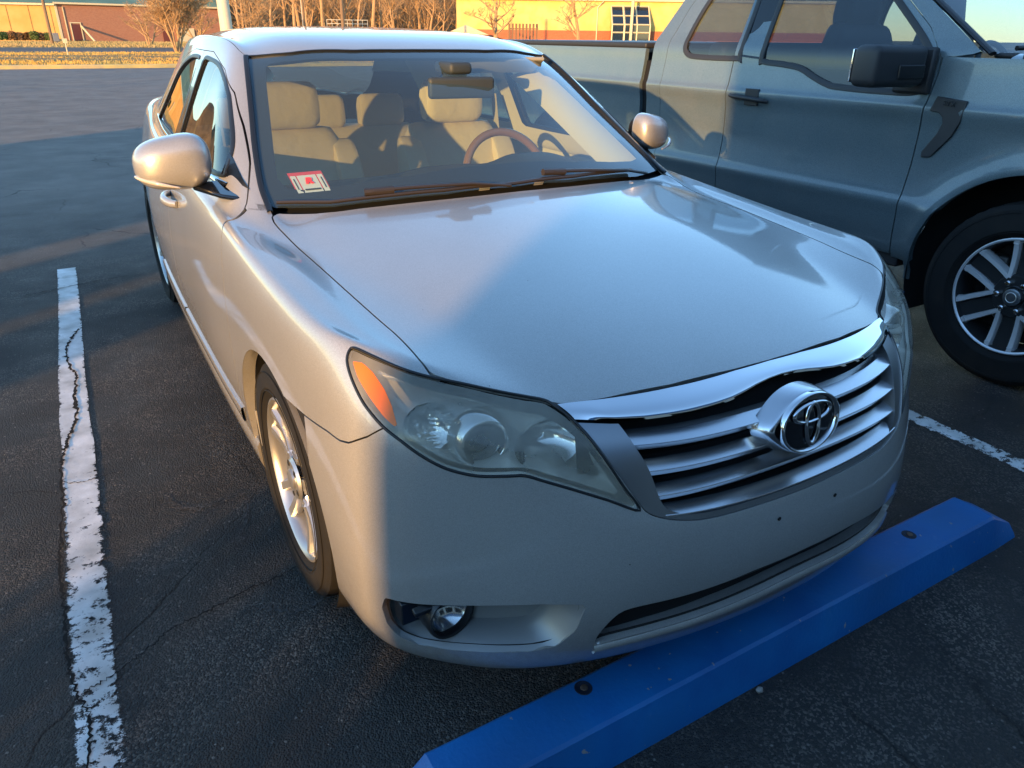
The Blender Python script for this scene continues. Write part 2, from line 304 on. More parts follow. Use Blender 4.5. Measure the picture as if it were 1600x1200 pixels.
# ------------------------------------------------------------------ wheel stop
def bluepaint():
    M = mat('blue_paint', (.003, .115, .36), .5, noise=(7, (.006, .165, .45), .35, .7, 9), bump=(90, .0012)); n = M.node_tree.nodes; L = M.node_tree.links; b = n['Principled BSDF']
    t = n.new('ShaderNodeTexNoise'); t.inputs['Scale'].default_value = 26; t.inputs['Detail'].default_value = 10; t.inputs['Roughness'].default_value = .7; L.new(n['Texture Coordinate'].outputs['Object'], t.inputs[0])
    r = n.new('ShaderNodeValToRGB'); r.color_ramp.elements[0].position = .62; r.color_ramp.elements[1].position = .78; r.color_ramp.elements[1].color = (.5, .5, .5, 1); L.new(t.outputs[0], r.inputs[0])
    src = b.inputs['Base Color'].links[0].from_socket; m_ = n.new('ShaderNodeMix'); m_.data_type = 'RGBA'; m_.inputs['B'].default_value = (.10, .24, .50, 1); L.new(r.outputs[0], m_.inputs[0]); L.new(src, m_.inputs['A']); L.new(m_.outputs['Result'], b.inputs['Base Color'])
    t5 = n.new('ShaderNodeTexNoise'); t5.inputs['Scale'].default_value = 38; t5.inputs['Detail'].default_value = 6; L.new(n['Texture Coordinate'].outputs['Object'], t5.inputs[0]); r5 = n.new('ShaderNodeValToRGB'); r5.color_ramp.elements[0].position = .695; r5.color_ramp.elements[1].position = .715; L.new(t5.outputs[0], r5.inputs[0])
    t6 = n.new('ShaderNodeTexNoise'); t6.inputs['Scale'].default_value = 3.5; t6.inputs['Detail'].default_value = 7; L.new(n['Texture Coordinate'].outputs['Object'], t6.inputs[0]); r6 = n.new('ShaderNodeValToRGB'); r6.color_ramp.elements[0].position = .5; r6.color_ramp.elements[1].position = .75; r6.color_ramp.elements[1].color = (.55, .55, .55, 1); L.new(t6.outputs[0], r6.inputs[0])
    m7 = n.new('ShaderNodeMix'); m7.data_type = 'RGBA'; m7.inputs['B'].default_value = (.30, .29, .27, 1); L.new(r5.outputs[0], m7.inputs[0]); L.new(m_.outputs['Result'], m7.inputs['A'])
    m8 = n.new('ShaderNodeMix'); m8.data_type = 'RGBA'; m8.inputs['B'].default_value = (.012, .045, .12, 1); L.new(r6.outputs[0], m8.inputs[0]); L.new(m7.outputs['Result'], m8.inputs['A']); L.new(m8.outputs['Result'], b.inputs['Base Color'])
    return M
sec = [(.030, .0), (.036, .030), (.060, .098), (.068, .104), (.188, .104), (.196, .098), (.232, .030), (.236, .0)]
V = []; xs = [-.870, -.864, -.852, -.84, -.80]+list(np.linspace(-.75, 1.0, 60))+[1.035, 1.05, 1.152, 1.158]
for x in xs:
    e = max(0, (-.84-x)/.07, (x-1.035)/.123)
    for (y, z) in sec:
        zz = z*(1-.62*max(0, e)) if e > 0 else z; V.append((x, y+(.5*(.133-y)*.10*e), zz+(rnd.uniform(-.0006, .0006) if z > .01 else 0)))
ns = len(sec); F = [(i*ns+j, i*ns+j+1, (i+1)*ns+j+1, (i+1)*ns+j) for i in range(len(xs)-1) for j in range(ns-1)]+[tuple(range(ns)), tuple((len(xs)-1)*ns+j for j in range(ns))[::-1]]
WST = mobj('wheel_stop', V, F, bluepaint(), sharp=25); tag(WST, 'long bright blue painted concrete wheel stop under the front bumper of the silver sedan', 'wheel stop')
for (x, y) in ((-.46, .165), (.72, .142)):
    m_ = MB(); m_.lathe([(.1042, .021), (.1050, .0195), (.1046, .0165), (.1043, .016), (.1043, .0005)], 28, 'Z', (x, y, 0)); o = m_.build('bolt_hole', mat('bolt_dark', (.008, .014, .03), .6), WST, smooth=True)  # flat dark disc painted as the shade of an unbored hole
    MB().lathe([(.1044, .009), (.1065, .0085), (.1075, .006), (.1075, .0005)], 16, 'Z', (x+.002, y-.001, 0)).build('anchor_pin', mat('rust_steel', (.14, .10, .08), .6, .6), WST, smooth=True)
# ------------------------------------------------------------------ the silver car: one smooth half shell, then cut into panels
# lines t0..t6 run lengthwise (centre line -> shoulder), stations s0..s13 across
TOP = [
 [(0,.19,.812),(.28,.205,.806),(.50,.248,.790),(.62,.33,.818),(.70,.405,.846),(.765,.46,.868),(.825,.535,.880)],
 [(0,.42,.874),(.30,.43,.868),(.548,.47,.850),(.70,.50,.868),(.76,.55,.884),(.81,.60,.892),(.850,.65,.888)],
 [(0,.72,.930),(.31,.73,.923),(.585,.75,.900),(.716,.77,.896),(.78,.80,.906),(.828,.84,.908),(.864,.88,.900)],
 [(0,1.0,.970),(.32,1.01,.962),(.610,1.04,.934),(.729,1.06,.922),(.79,1.09,.933),(.838,1.13,.931),(.874,1.16,.916)],
 [(0,1.24,.998),(.33,1.275,.990),(.60,1.335,.974),(.740,1.378,.972),(.795,1.42,.968),(.845,1.45,.960),(.882,1.46,.940)],
 [(0,1.60,1.215),(.31,1.625,1.210),(.53,1.68,1.195),(.672,1.735,1.182),(.765,1.80,1.175),(.858,1.76,.992),(.892,1.77,.950)],
 [(0,1.955,1.408),(.30,1.97,1.405),(.48,2.01,1.394),(.606,2.057,1.374),(.682,2.16,1.352),(.862,2.14,1.0),(.896,2.15,.958)],
 [(0,2.38,1.458),(.30,2.39,1.455),(.48,2.41,1.443),(.606,2.45,1.418),(.686,2.52,1.376),(.864,2.5,1.006),(.898,2.5,.964)],
 [(0,2.85,1.472),(.30,2.85,1.468),(.48,2.86,1.455),(.606,2.88,1.428),(.690,2.92,1.378),(.864,2.9,1.012),(.898,2.9,.970)],
 [(0,3.30,1.460),(.30,3.30,1.456),(.47,3.31,1.443),(.60,3.33,1.415),(.680,3.36,1.362),(.860,3.35,1.02),(.894,3.35,.980)],
 [(0,3.68,1.425),(.29,3.68,1.42),(.46,3.68,1.405),(.58,3.68,1.38),(.665,3.70,1.325),(.85,3.72,1.03),(.885,3.72,.990)],
 [(0,4.05,1.255),(.29,4.04,1.25),(.47,4.02,1.235),(.61,4.0,1.21),(.70,4.0,1.175),(.83,4.06,1.045),(.868,4.08,1.005)],
 [(0,4.40,1.105),(.30,4.39,1.10),(.5,4.37,1.09),(.66,4.35,1.08),(.735,4.36,1.072),(.795,4.40,1.055),(.84,4.42,1.015)],
 [(0,4.90,1.09),(.30,4.89,1.085),(.48,4.87,1.075),(.60,4.85,1.06),(.67,4.83,1.05),(.72,4.80,1.035),(.765,4.76,.995)]]
NS, NT = len(TOP), 7
zr = [.82, .66, .48, .32, .205, .195]           # belt rows below the shoulder (nominal heights)
FR = [  # front columns c0..c6 (centre -> corner), rows r4..r0 and the return under the lip
 [(0,.085,.735),(.28,.10,.733),(.485,.165,.715),(.60,.225,.735),(.70,.30,.765),(.775,.375,.785),(.842,.475,.800)],
 [(0,.045,.62),(.27,.06,.62),(.44,.105,.625),(.60,.20,.655),(.705,.28,.675),(.795,.355,.69),(.856,.465,.70)],
 [(0,.0,.47),(.27,.02,.47),(.455,.08,.47),(.605,.17,.475),(.715,.255,.48),(.81,.345,.49),(.866,.465,.50)],
 [(0,.015,.31),(.27,.035,.31),(.47,.095,.31),(.61,.165,.315),(.72,.25,.32),(.815,.345,.325),(.864,.465,.33)],
 [(0,.09,.205),(.27,.11,.205),(.47,.15,.205),(.61,.205,.205),(.715,.28,.205),(.805,.37,.21),(.85,.475,.215)],
 [(0,.17,.190),(.27,.19,.190),(.45,.23,.190),(.57,.28,.190),(.67,.345,.190),(.745,.43,.192),(.80,.52,.198)]]
SX = [  # side rows: x at stations s1..s13
 [.876,.889,.895,.903,.910,.912,.913,.913,.909,.901,.886,.860,.785],
 [.884,.897,.902,.911,.921,.923,.924,.924,.919,.909,.892,.864,.79],
 [.886,.896,.899,.909,.918,.921,.922,.922,.916,.905,.888,.860,.785],
 [.878,.888,.888,.896,.904,.907,.908,.908,.904,.895,.878,.85,.775],
 [.862,.872,.870,.878,.884,.886,.886,.886,.884,.877,.86,.833,.758],
 [.82,.83,.83,.84,.845,.845,.845,.845,.845,.84,.82,.79,.72]]
def car_cage():
    V = []; idx = {}
    def v(p): V.append(p); return len(V)-1
    for s in range(NS):
        for t in range(NT): idx['T', s, t] = v(TOP[s][t])
    ncol = NT+(NS-1)+(NT-1)          # front 0..6, side s1..s13, rear t5..t0
    for c in range(ncol):
        idx['B', c, 0] = idx['T', 0, c] if c < NT else (idx['T', c-NT+1, NT-1] if c < NT+NS-1 else idx['T', NS-1, NT-2-(c-NT-NS+1)])
        for r in range(6):
            if c < NT: p = FR[r][c]
            elif c < NT+NS-1:
                s = c-NT+1; y = TOP[s][6][1]; p = (SX[r][c-NT], y, zr[r]+(.02 if r == 0 and s > 4 else 0))
                if s == 1: p = (p[0], .66, p[2])
            else:
                t = NT-2-(c-NT-NS+1); q = TOP[NS-1][t]; fx = [1.01, 1.02, 1.02, 1.0, .98, .93][r]
                dy = [.05, .11, .12, .11, .06, -.02][r]; p = (q[0]*fx, q[1]+dy, zr[r])
            idx['B', c, r+1] = v(p)
    F = []
    for s in range(NS-1):
        for t in range(NT-1): F.append((idx['T', s, t], idx['T', s, t+1], idx['T', s+1, t+1], idx['T', s+1, t]))
    for c in range(ncol-1):
        for r in range(6): F.append((idx['B', c, r], idx['B', c, r+1], idx['B', c+1, r+1], idx['B', c+1, r]))
    cr = {}
    def ce(a, b, w_): cr[tuple(sorted((a, b)))] = w_
    T = lambda s, t: idx['T', s, t]
    for t in range(3): ce(T(4, t), T(4, t+1), .8)
    for s in (4, 5): ce(T(s, 3), T(s+1, 3), .55)
    for s in range(4): ce(T(s, 2), T(s+1, 2), .35)
    for s in range(4, 12): ce(T(s, 5), T(s+1, 5), .45)
    for s in (10, 11): ce(T(s, 3), T(s+1, 3), .4)
    for t in range(3): ce(T(12, t), T(12, t+1), .5); ce(T(13, t), T(13, t+1), .5)
    V = np.array(V, float)
    k = np.interp(V[:, 1], [1.2, 1.8, 2.5, 3.3, 4.0, 5.0], [0, .012, .022, .04, .055, .06])*np.clip((V[:, 0]-.35)/.3, 0, 1)
    k2 = np.interp(V[:, 1], [1.8, 2.5, 3.3, 4.0, 4.5, 5.0], [0, .008, .03, .06, .07, .06])*np.clip((V[:, 0]-.35)/.3, 0, 1)*np.clip((V[:, 2]-.7)/.25, 0, 1)
    V[:, 0] -= k+k2
    return V, F, cr
def subdiv(V, F, cr, lev):
    """mirror the half cage, fit it so that the smooth surface passes (nearly) through the points, return the -x half mesh"""
    cen = np.abs(V[:, 0]) < 1e-6; n = len(V); mp = np.arange(n); extra = [i for i in range(n) if not cen[i]]
    for k, i in enumerate(extra): mp[i] = n+k
    def full(Vh): return np.vstack([Vh*[-1, 1, 1], Vh[extra]])
    FF = list(F)+[tuple(mp[j] for j in f[::-1]) for f in F]
    me = bpy.data.meshes.new('tmp'); me.from_pydata(full(V).tolist(), [], FF); o = bpy.data.objects.new('tmp', me); C.objects.link(o)
    at = me.attributes.new('crease_edge', 'FLOAT', 'EDGE')
    for e in me.edges:
        a, b = e.vertices
        inv = {mp[i]: i for i in extra}
        a2 = inv.get(a, a) if a >= n else a; b2 = inv.get(b, b) if b >= n else b
        at.data[e.index].value = cr.get(tuple(sorted((a2, b2))), 0)
    md = o.modifiers.new('s', 'SUBSURF'); md.levels = 1; md.quality = 3; md.boundary_smooth = 'ALL'
    def ev():
        me.update(); bpy.context.view_layer.update(); dg = bpy.context.evaluated_depsgraph_get(); dg.update()
        e = o.evaluated_get(dg); return e.data
    cage = V.copy()
    for it in range(4):
        me.vertices.foreach_set('co', full(cage).ravel()); d = ev()
        L = np.empty(len(d.vertices)*3); d.vertices.foreach_get('co', L); L = L.reshape(-1, 3)[:n]*[-1, 1, 1]
        cage += .8*(V-L); cage[cen, 0] = 0
    md.levels = lev
    me.vertices.foreach_set('co', full(cage).ravel()); d = ev()
    A = np.empty(len(d.vertices)*3); d.vertices.foreach_get('co', A); A = A.reshape(-1, 3)
    N = np.empty(len(d.vertices)*3); d.vertex_normals.foreach_get('vector', N); N = N.reshape(-1, 3)
    Q = np.array([tuple(p.vertices) for p in d.polygons])
    keep = A[Q].mean(1)[:, 0] < 0; Q = Q[keep]
    used = np.unique(Q); re = np.full(len(A), -1); re[used] = np.arange(len(used))
    A = A[used]; N = N[used]; Q = re[Q]; A[np.abs(A[:, 0]) < 1e-5, 0] = 0
    bpy.data.objects.remove(o); bpy.data.meshes.remove(me)
    # outward normals
    c = A-np.array([0, 2.5, .7]); 
    if (N*c).sum(1).mean() < 0: N = -N; Q = Q[:, ::-1]
    return A, N, [tuple(q) for q in Q.tolist()]
# ------------------------------------------------------------------ cutting tools
class Sheet:
    def __init__(s, V, N, F): s.V = np.asarray(V, float); s.N = np.asarray(N, float); s.F = F
    def compact(s):
        used = sorted({i for f in s.F for i in f}); re = {o: k for k, o in enumerate(used)}
        return Sheet(s.V[used], s.N[used], [tuple(re[i] for i in f) for f in s.F])
def cut(sh, f):
    """keep the side of the sheet where f(V) >= 0; new vertices on the cut line"""
    if not sh.F: return sh
    val = f(sh.V); V = list(sh.V); N = list(sh.N); cache = {}; out = []
    vals = val.tolist()
    for fc in sh.F:
        vs = [vals[i] for i in fc]
        if min(vs) >= 0: out.append(fc); continue
        if max(vs) < 0: continue
        poly = []
        for k in range(len(fc)):
            a, b = fc[k], fc[(k+1) % len(fc)]; va, vb = vs[k], vs[(k+1) % len(fc)]
            if va >= 0: poly.append(a)
            if (va >= 0) != (vb >= 0):
                key = (a, b) if a < b else (b, a)
                if key not in cache:
                    t = va/(va-vb); V.append(sh.V[a]+(sh.V[b]-sh.V[a])*t); n_ = sh.N[a]+(sh.N[b]-sh.N[a])*t; N.append(n_/np.linalg.norm(n_)); cache[key] = len(V)-1
                poly.append(cache[key])
        if len(poly) >= 3: out.append(tuple(poly))
    return Sheet(np.array(V), np.array(N), out).compact() if out else Sheet(np.zeros((0, 3)), np.zeros((0, 3)), [])
def sdist(P, poly):
    """signed distance to a closed polygon, positive inside"""
    poly = np.asarray(poly, float); A = poly; B = np.roll(poly, -1, 0); d = np.full(len(P), 1e9); ins = np.zeros(len(P), bool)
    for a, b in zip(A, B):
        e = b-a; L = e@e
        if L < 1e-14: continue
        w_ = P-a; t = np.clip((w_@e)/L, 0, 1); d = np.minimum(d, ((w_-t[:, None]*e)**2).sum(1))
        c = (a[1] > P[:, 1]) != (b[1] > P[:, 1])
        with np.errstate(divide='ignore', invalid='ignore'):
            ins ^= c & (P[:, 0] < (b[0]-a[0])*(P[:, 1]-a[1])/(b[1]-a[1]+1e-15)+a[0])
    return np.where(ins, 1, -1)*np.sqrt(d)
pXY = lambda V: np.stack([np.abs(V[:, 0]), V[:, 1]], 1)
pYZ = lambda V: V[:, 1:3]
pXZ = lambda V: np.stack([np.abs(V[:, 0]), V[:, 2]], 1)
pUZ = lambda V: np.stack([.73*np.abs(V[:, 0])+.68*V[:, 1], V[:, 2]], 1)
G = .0022
def inside(proj, poly, g=G, extra=None):
    def f(V):
        d = sdist(proj(V), poly)-g
        return np.minimum(d, extra(V)) if extra else d
    return f
def outside(proj, poly, g=G, extra=None):
    """removes the part inside poly (only where extra(V) > 0)"""
    def f(V):
        d = -sdist(proj(V), poly)-g
        return np.maximum(d, -extra(V)) if extra else d
    return f
def renorm(sh):
    N = np.zeros_like(sh.V)
    for f in sh.F:
        a = sh.V[f[0]]; n_ = np.zeros(3)
        for k in range(1, len(f)-1): n_ += np.cross(sh.V[f[k]]-a, sh.V[f[k+1]]-a)
        for i in f: N[i] += n_
    if (N*sh.N).sum() < 0: N = -N
    N /= np.linalg.norm(N, axis=1)[:, None]+1e-12; c = np.abs(sh.V[:, 0]) < 1e-4; N[c, 0] = 0; N /= np.linalg.norm(N, axis=1)[:, None]+1e-12
    return Sheet(sh.V, N, sh.F)
def biggest(sh):
    par = list(range(len(sh.V)))
    def fd_(i):
        while par[i] != i: par[i] = par[par[i]]; i = par[i]
        return i
    for f in sh.F:
        a = fd_(f[0])
        for k in f[1:]: par[fd_(k)] = a
    from collections import Counter
    top = Counter(fd_(f[0]) for f in sh.F).most_common(1)[0][0]
    return Sheet(sh.V, sh.N, [f for f in sh.F if fd_(f[0]) == top]).compact()
def thick(sh, d, skip_centre=True):
    """turn the open edge of a panel inwards by d"""
    from collections import defaultdict
    cnt = defaultdict(int)
    for f in sh.F:
        for k in range(len(f)): cnt[(f[k], f[(k+1) % len(f)])] += 1
    V = list(sh.V); N = list(sh.N); F = list(sh.F); mp = {}
    def inner(i, e):
        if i not in mp: V.append(sh.V[i]-sh.N[i]*d); N.append(sh.N[i]); mp[i] = len(V)-1
        return mp[i]
    rim = []
    for (a, b) in list(cnt):
        if (b, a) in cnt: continue
        if skip_centre and abs(sh.V[a][0]) < 1e-4 and abs(sh.V[b][0]) < 1e-4: continue
        rim.append((b, a, inner(a, 0), inner(b, 0)))
    return Sheet(np.array(V), np.array(N), F), rim
def panel(name, sh, m_, parent, d=.012, both=False, side=1):
    """side 1 = the passenger side (-x), -1 = mirrored; both = one part spanning the centre line"""
    s2, rim = thick(sh, d) if d else (sh, [])
    def geo(sg):
        V = s2.V*[sg, 1, 1]; N = s2.N*[sg, 1, 1]; F = list(s2.F)+rim
        if sg < 0: F = [f[::-1] for f in F]
        return V, N, F
    if both:
        V1, N1, F1 = geo(1); V2, N2, F2 = geo(-1); n = len(V1); re = {}
        for i in range(n): re[i] = i if (abs(V1[i][0]) < 1e-4) else n+i
        V = np.vstack([V1, V2]); N = np.vstack([N1, N2]); F = list(F1)+[tuple(re[i] for i in f) for f in F2]
        s3 = Sheet(V, N, F).compact(); V, N, F = s3.V, s3.N, s3.F
    else: V, N, F = geo(side)
    o = mobj(name, V, F, m_, parent, True)
    me = o.data; nrm = np.repeat(N, 1, 0)
    # smooth across the panel, the turned-in rim keeps its own face normals
    me.normals_split_custom_set([(0, 0, 0)]*len(me.loops)) if False else None
    L = np.empty(len(me.loops), int); me.loops.foreach_get('vertex_index', L)
    rimv = set(map(lambda f: frozenset(f), [tuple(f) for f in []]))
    ln = N[L].copy()
    # faces of the rim: those touching an inner vertex
    P = [p for p in me.polygons]
    for p in P:
        fn = np.array(p.normal)
        vn = N[p.vertices[0]]
        if abs(fn@vn) < .35:
            for li in p.loop_indices: ln[li] = fn
    me.normals_split_custom_set([tuple(x) for x in ln.tolist()])
    return o
def ribbon(pts, nrm, w_, h, closed=False, off=0.):
    """flat raised strip along a curve lying on the body: centre offset 'off' sideways"""
    P = np.asarray(pts, float); Nn = np.asarray(nrm, float); n = len(P); V = []; 
    for i in range(n):
        a = P[(i-1) % n] if (closed or i > 0) else P[i]; b = P[(i+1) % n] if (closed or i < n-1) else P[i]
        t = b-a; t /= np.linalg.norm(t)+1e-12; s = np.cross(t, Nn[i]); s /= np.linalg.norm(s)+1e-12
        c = P[i]+s*off
        V += [c-s*w_/2-Nn[i]*.004, c-s*w_/2+Nn[i]*h*.7, c-s*w_/3+Nn[i]*h, c+s*w_/3+Nn[i]*h, c+s*w_/2+Nn[i]*h*.7, c+s*w_/2-Nn[i]*.004]
    F = []
    for i in range(n if closed else n-1):
        for k in range(5): F.append((i*6+k, i*6+k+1, ((i+1) % n)*6+k+1, ((i+1) % n)*6+k))
    return V, F
# ------------------------------------------------------------------ car materials
def paint(name, col, metal=.55, rough=.34, flake=True, coat_r=.015, dust=.35, dustcol=(.35, .33, .3)):
    M = mat(name, col, rough, metal, 1.0, coat_r); n = M.node_tree.nodes; L = M.node_tree.links; b = n['Principled BSDF']
    tc = n['Texture Coordinate'] if 'Texture Coordinate' in n else n.new('ShaderNodeTexCoord')
    v = n.new('ShaderNodeTexVoronoi'); v.inputs['Scale'].default_value = 900; L.new(tc.outputs['Object'], v.inputs['Vector'])
    mx = n.new('ShaderNodeMix'); mx.data_type = 'RGBA'; mx.inputs[0].default_value = .16; mx.inputs['A'].default_value = (*col, 1)
    bw = n.new('ShaderNodeRGBToBW'); L.new(v.outputs['Color'], bw.inputs[0]); L.new(bw.outputs[0], mx.inputs['B'])
    # thin dust film and faint water marks
    t = n.new('ShaderNodeTexNoise'); t.inputs['Scale'].default_value = 5; t.inputs['Detail'].default_value = 9; L.new(tc.outputs['Object'], t.inputs[0])
    r = n.new('ShaderNodeValToRGB'); r.color_ramp.elements[0].position = .42; r.color_ramp.elements[1].position = .72; L.new(t.outputs[0], r.inputs[0])
    t2 = n.new('ShaderNodeTexNoise'); t2.inputs['Scale'].default_value = 60; t2.inputs['Detail'].default_value = 6; L.new(tc.outputs['Object'], t2.inputs[0])
    mm = n.new('ShaderNodeMath'); mm.operation = 'MULTIPLY'; L.new(r.outputs[0], mm.inputs[0]); L.new(t2.outputs[0], mm.inputs[1])
    m3 = n.new('ShaderNodeMath'); m3.operation = 'MULTIPLY'; m3.inputs[1].default_value = dust; L.new(mm.outputs[0], m3.inputs[0])
    m2 = n.new('ShaderNodeMix'); m2.data_type = 'RGBA'; m2.inputs['B'].default_value = (*dustcol, 1)
    L.new(m3.outputs[0], m2.inputs[0]); L.new(mx.outputs['Result'], m2.inputs['A']); L.new(m2.outputs['Result'], b.inputs['Base Color'])
    ma = n.new('ShaderNodeMath'); ma.operation = 'MULTIPLY_ADD'; ma.inputs[1].default_value = .22*dust; ma.inputs[2].default_value = coat_r
    L.new(mm.outputs[0], ma.inputs[0]); L.new(ma.outputs[0], b.inputs['Coat Roughness'])
    # stone chips and bug specks, road film low down
    v4 = n.new('ShaderNodeTexVoronoi'); v4.inputs['Scale'].default_value = 26; L.new(tc.outputs['Object'], v4.inputs['Vector']); r4 = n.new('ShaderNodeValToRGB'); r4.color_ramp.elements[0].position = .030; r4.color_ramp.elements[1].position = .045; r4.color_ramp.elements[0].color = (1, 1, 1, 1); r4.color_ramp.elements[1].color = (0, 0, 0, 1); L.new(v4.outputs['Distance'], r4.inputs[0])
    b4 = n.new('ShaderNodeRGBToBW'); L.new(v4.outputs['Color'], b4.inputs[0]); g4 = n.new('ShaderNodeMath'); g4.operation = 'GREATER_THAN'; g4.inputs[1].default_value = .70; L.new(b4.outputs[0], g4.inputs[0]); m4 = n.new('ShaderNodeMath'); m4.operation = 'MULTIPLY'; L.new(r4.outputs[0], m4.inputs[0]); L.new(g4.outputs[0], m4.inputs[1])
    m5 = n.new('ShaderNodeMix'); m5.data_type = 'RGBA'; m5.inputs['B'].default_value = (.06, .055, .05, 1); L.new(m4.outputs[0], m5.inputs[0]); L.new(m2.outputs['Result'], m5.inputs['A'])
    sz = n.new('ShaderNodeSeparateXYZ'); L.new(tc.outputs['Object'], sz.inputs[0]); mz = n.new('ShaderNodeMapRange'); mz.inputs[1].default_value = .46; mz.inputs[2].default_value = .18; mz.inputs[3].default_value = 0; mz.inputs[4].default_value = .75; L.new(sz.outputs['Z'], mz.inputs[0])
    mq = n.new('ShaderNodeMath'); mq.operation = 'MULTIPLY'; L.new(mz.outputs[0], mq.inputs[0]); L.new(t2.outputs[0], mq.inputs[1]); m6 = n.new('ShaderNodeMix'); m6.data_type = 'RGBA'; m6.inputs['B'].default_value = (.20, .185, .16, 1); L.new(mq.outputs[0], m6.inputs[0]); L.new(m5.outputs['Result'], m6.inputs['A']); L.new(m6.outputs['Result'], b.inputs['Base Color'])
    # orange peel
    t3 = n.new('ShaderNodeTexNoise'); t3.inputs['Scale'].default_value = 130; t3.inputs['Detail'].default_value = 1; L.new(tc.outputs['Object'], t3.inputs[0])
    bp = n.new('ShaderNodeBump'); bp.inputs['Distance'].default_value = .00012; bp.inputs['Strength'].default_value = .6; L.new(t3.outputs[0], bp.inputs['Height']); L.new(bp.outputs[0], b.inputs['Coat Normal'])
    return M
SILVER = paint('silver_paint', (.44, .43, .405), .45, .38)
BLACKTRIM = mat('black_trim', (.012, .013, .015), .38)
BLACKGLOSS = mat('black_gloss', (.006, .007, .009), .12, coat=.5)
RUBBER = mat('rubber', (.018, .018, .019), .75, bump=(300, .0003))
LINER = mat('dark_liner', (.006, .006, .007), .9)
CHROME = mat('chrome', (.82, .83, .85), .04, 1.0)
SATIN = mat('satin_silver', (.66, .67, .69), .24, 1.0, bump=(900, .00003))
SATIND = mat('satin_dark', (.34, .35, .365), .34, .9)
WGLASS = glassmat('windshield_glass', (.80, .92, .90), 1.8, .075, (.32, .45, .52))  # blue-grey haze painted in for the sky reflected in the glass
SGLASS = glassmat('side_glass', (.42, .46, .43), 1.5, .02, (.3, .3, .3))
LEATHER = mat('beige_leather', (.60, .50, .32), .45, bump=(14, .006))
CREAM = mat('cream_trim', (.62, .55, .38), .7)
DASH = mat('dash_vinyl', (.035, .045, .05), .6, bump=(500, .0002))
WOOD = mat('wood_rim', (.24, .12, .05), .25, coat=.6)
HEADL = mat('headliner', (.45, .42, .33), .9)
# ------------------------------------------------------------------ outlines on the body (metres; |x|, y, z)
LAMP3 = [(.809,.520,.882),(.819,.523,.877),(.828,.515,.862),(.831,.498,.844),(.831,.475,.824),(.827,.445,.800),(.818,.416,.780),(.807,.390,.763),(.787,.360,.744),(.762,.330,.721),(.730,.301,.700),(.701,.278,.690),(.672,.255,.686),(.633,.227,.689),(.602,.208,.691),(.572,.187,.681),(.520,.154,.662),(.467,.122,.641),(.411,.091,.617),(.435,.117,.665),(.455,.145,.709),(.474,.185,.752),(.490,.229,.780),(.505,.260,.794),(.516,.279,.801),(.547,.301,.807),(.590,.326,.817),(.633,.352,.828),(.674,.380,.837),(.703,.400,.844),(.734,.424,.853),(.762,.452,.864),(.787,.486,.874)]
def uz(p): return (.73*abs(p[0])+.68*p[1], p[2])
def uzc(L, n=4): return crom([uz(p) for p in L], n, True)
LAMP_UZ = uzc(LAMP3)
HOOD = [(-.1,.183),(.0,.183),(.10,.185),(.262,.199),(.40,.227),(.470,.246),(.503,.262),(.517,.281),(.547,.301),(.590,.326),(.633,.352),(.674,.380),(.700,.404)]
GAP = [(.7035,.446),(.7025,.496),(.704,.559),(.712,.655),(.724,.877),(.731,1.036),(.739,1.233),(.7445,1.297),(.7465,1.340),(.741,1.372)]
COWL = [(.72,1.378),(.66,1.352),(.57,1.318),(.50,1.303),(.39,1.279),(.23,1.250),(.10,1.237),(0,1.235),(-.1,1.235)]
HOODP = np.vstack([np.array(HOOD), crom(GAP, 4), crom(COWL, 3)])
WSP = np.array([(-.1,1.265),(0,1.265),(.23,1.279),(.39,1.309),(.50,1.333),(.57,1.349),(.66,1.383),(.72,1.408),(.7385,1.435),(.7355,1.50),(.704,1.647),(.673,1.772),(.641,1.903),(.613,2.02),(.600,2.043),(.575,2.040),(.478,1.985),(.268,1.931),(.10,1.920),(0,1.919),(-.1,1.919)])
GRILLE = np.vstack([[(-.1,.570),(0,.570)], crom([(.05,.5705),(.139,.572),(.263,.575),(.328,.584),(.376,.598),(.400,.612),(.411,.630),(.430,.665),(.452,.709),(.471,.752),(.487,.779),(.500,.795)], 4), [(.51,.84),(-.1,.84)]])
SLOT = np.vstack([[(-.1,.432),(0,.432)], crom([(.156,.430),(.336,.415),(.432,.402),(.463,.379),(.485,.335),(.490,.305),(.482,.298),(.458,.310),(.359,.330),(.221,.347),(.058,.362)], 4), [(0,.364),(-.1,.364)]])
FOG3 = [(.836,.377,.372),(.841,.388,.340),(.835,.378,.297),(.818,.354,.273),(.788,.320,.264),(.742,.275,.267),(.680,.220,.276),(.604,.165,.288),(.560,.137,.304),(.529,.116,.350),(.512,.107,.418),(.590,.153,.417),(.650,.195,.409),(.716,.247,.397),(.802,.327,.380)]
FOG_UZ = np.array([uz(p) for p in FOG3])
SEAM = np.array([(.3,.78),(.385,.768),(.415,.739),(.464,.707),(.499,.698),(.548,.697),(.657,.683),(.773,.672),(1.0,.65)])
CHBOT = np.stack([np.linspace(0, .6, 61), np.interp(np.linspace(0, .6, 61), [0, .04, .08, .12, .16, .20, .28, .36, .42, .49, .6], [.7905, .7895, .7865, .782, .778, .7755, .7725, .771, .772, .777, .779])], 1)
FW = (.975, .335, .372); RW = (3.80, .335, .372)
DLO1 = crom([(1.672,1.044),(1.652,1.056),(1.677,1.100),(1.741,1.152),(1.868,1.232),(1.932,1.264),(2.037,1.302),(2.20,1.338),(2.38,1.352),(2.448,1.352),(2.468,1.335),(2.475,1.24),(2.478,1.08),(2.465,1.050),(2.44,1.045),(2.05,1.040)], 5, True)
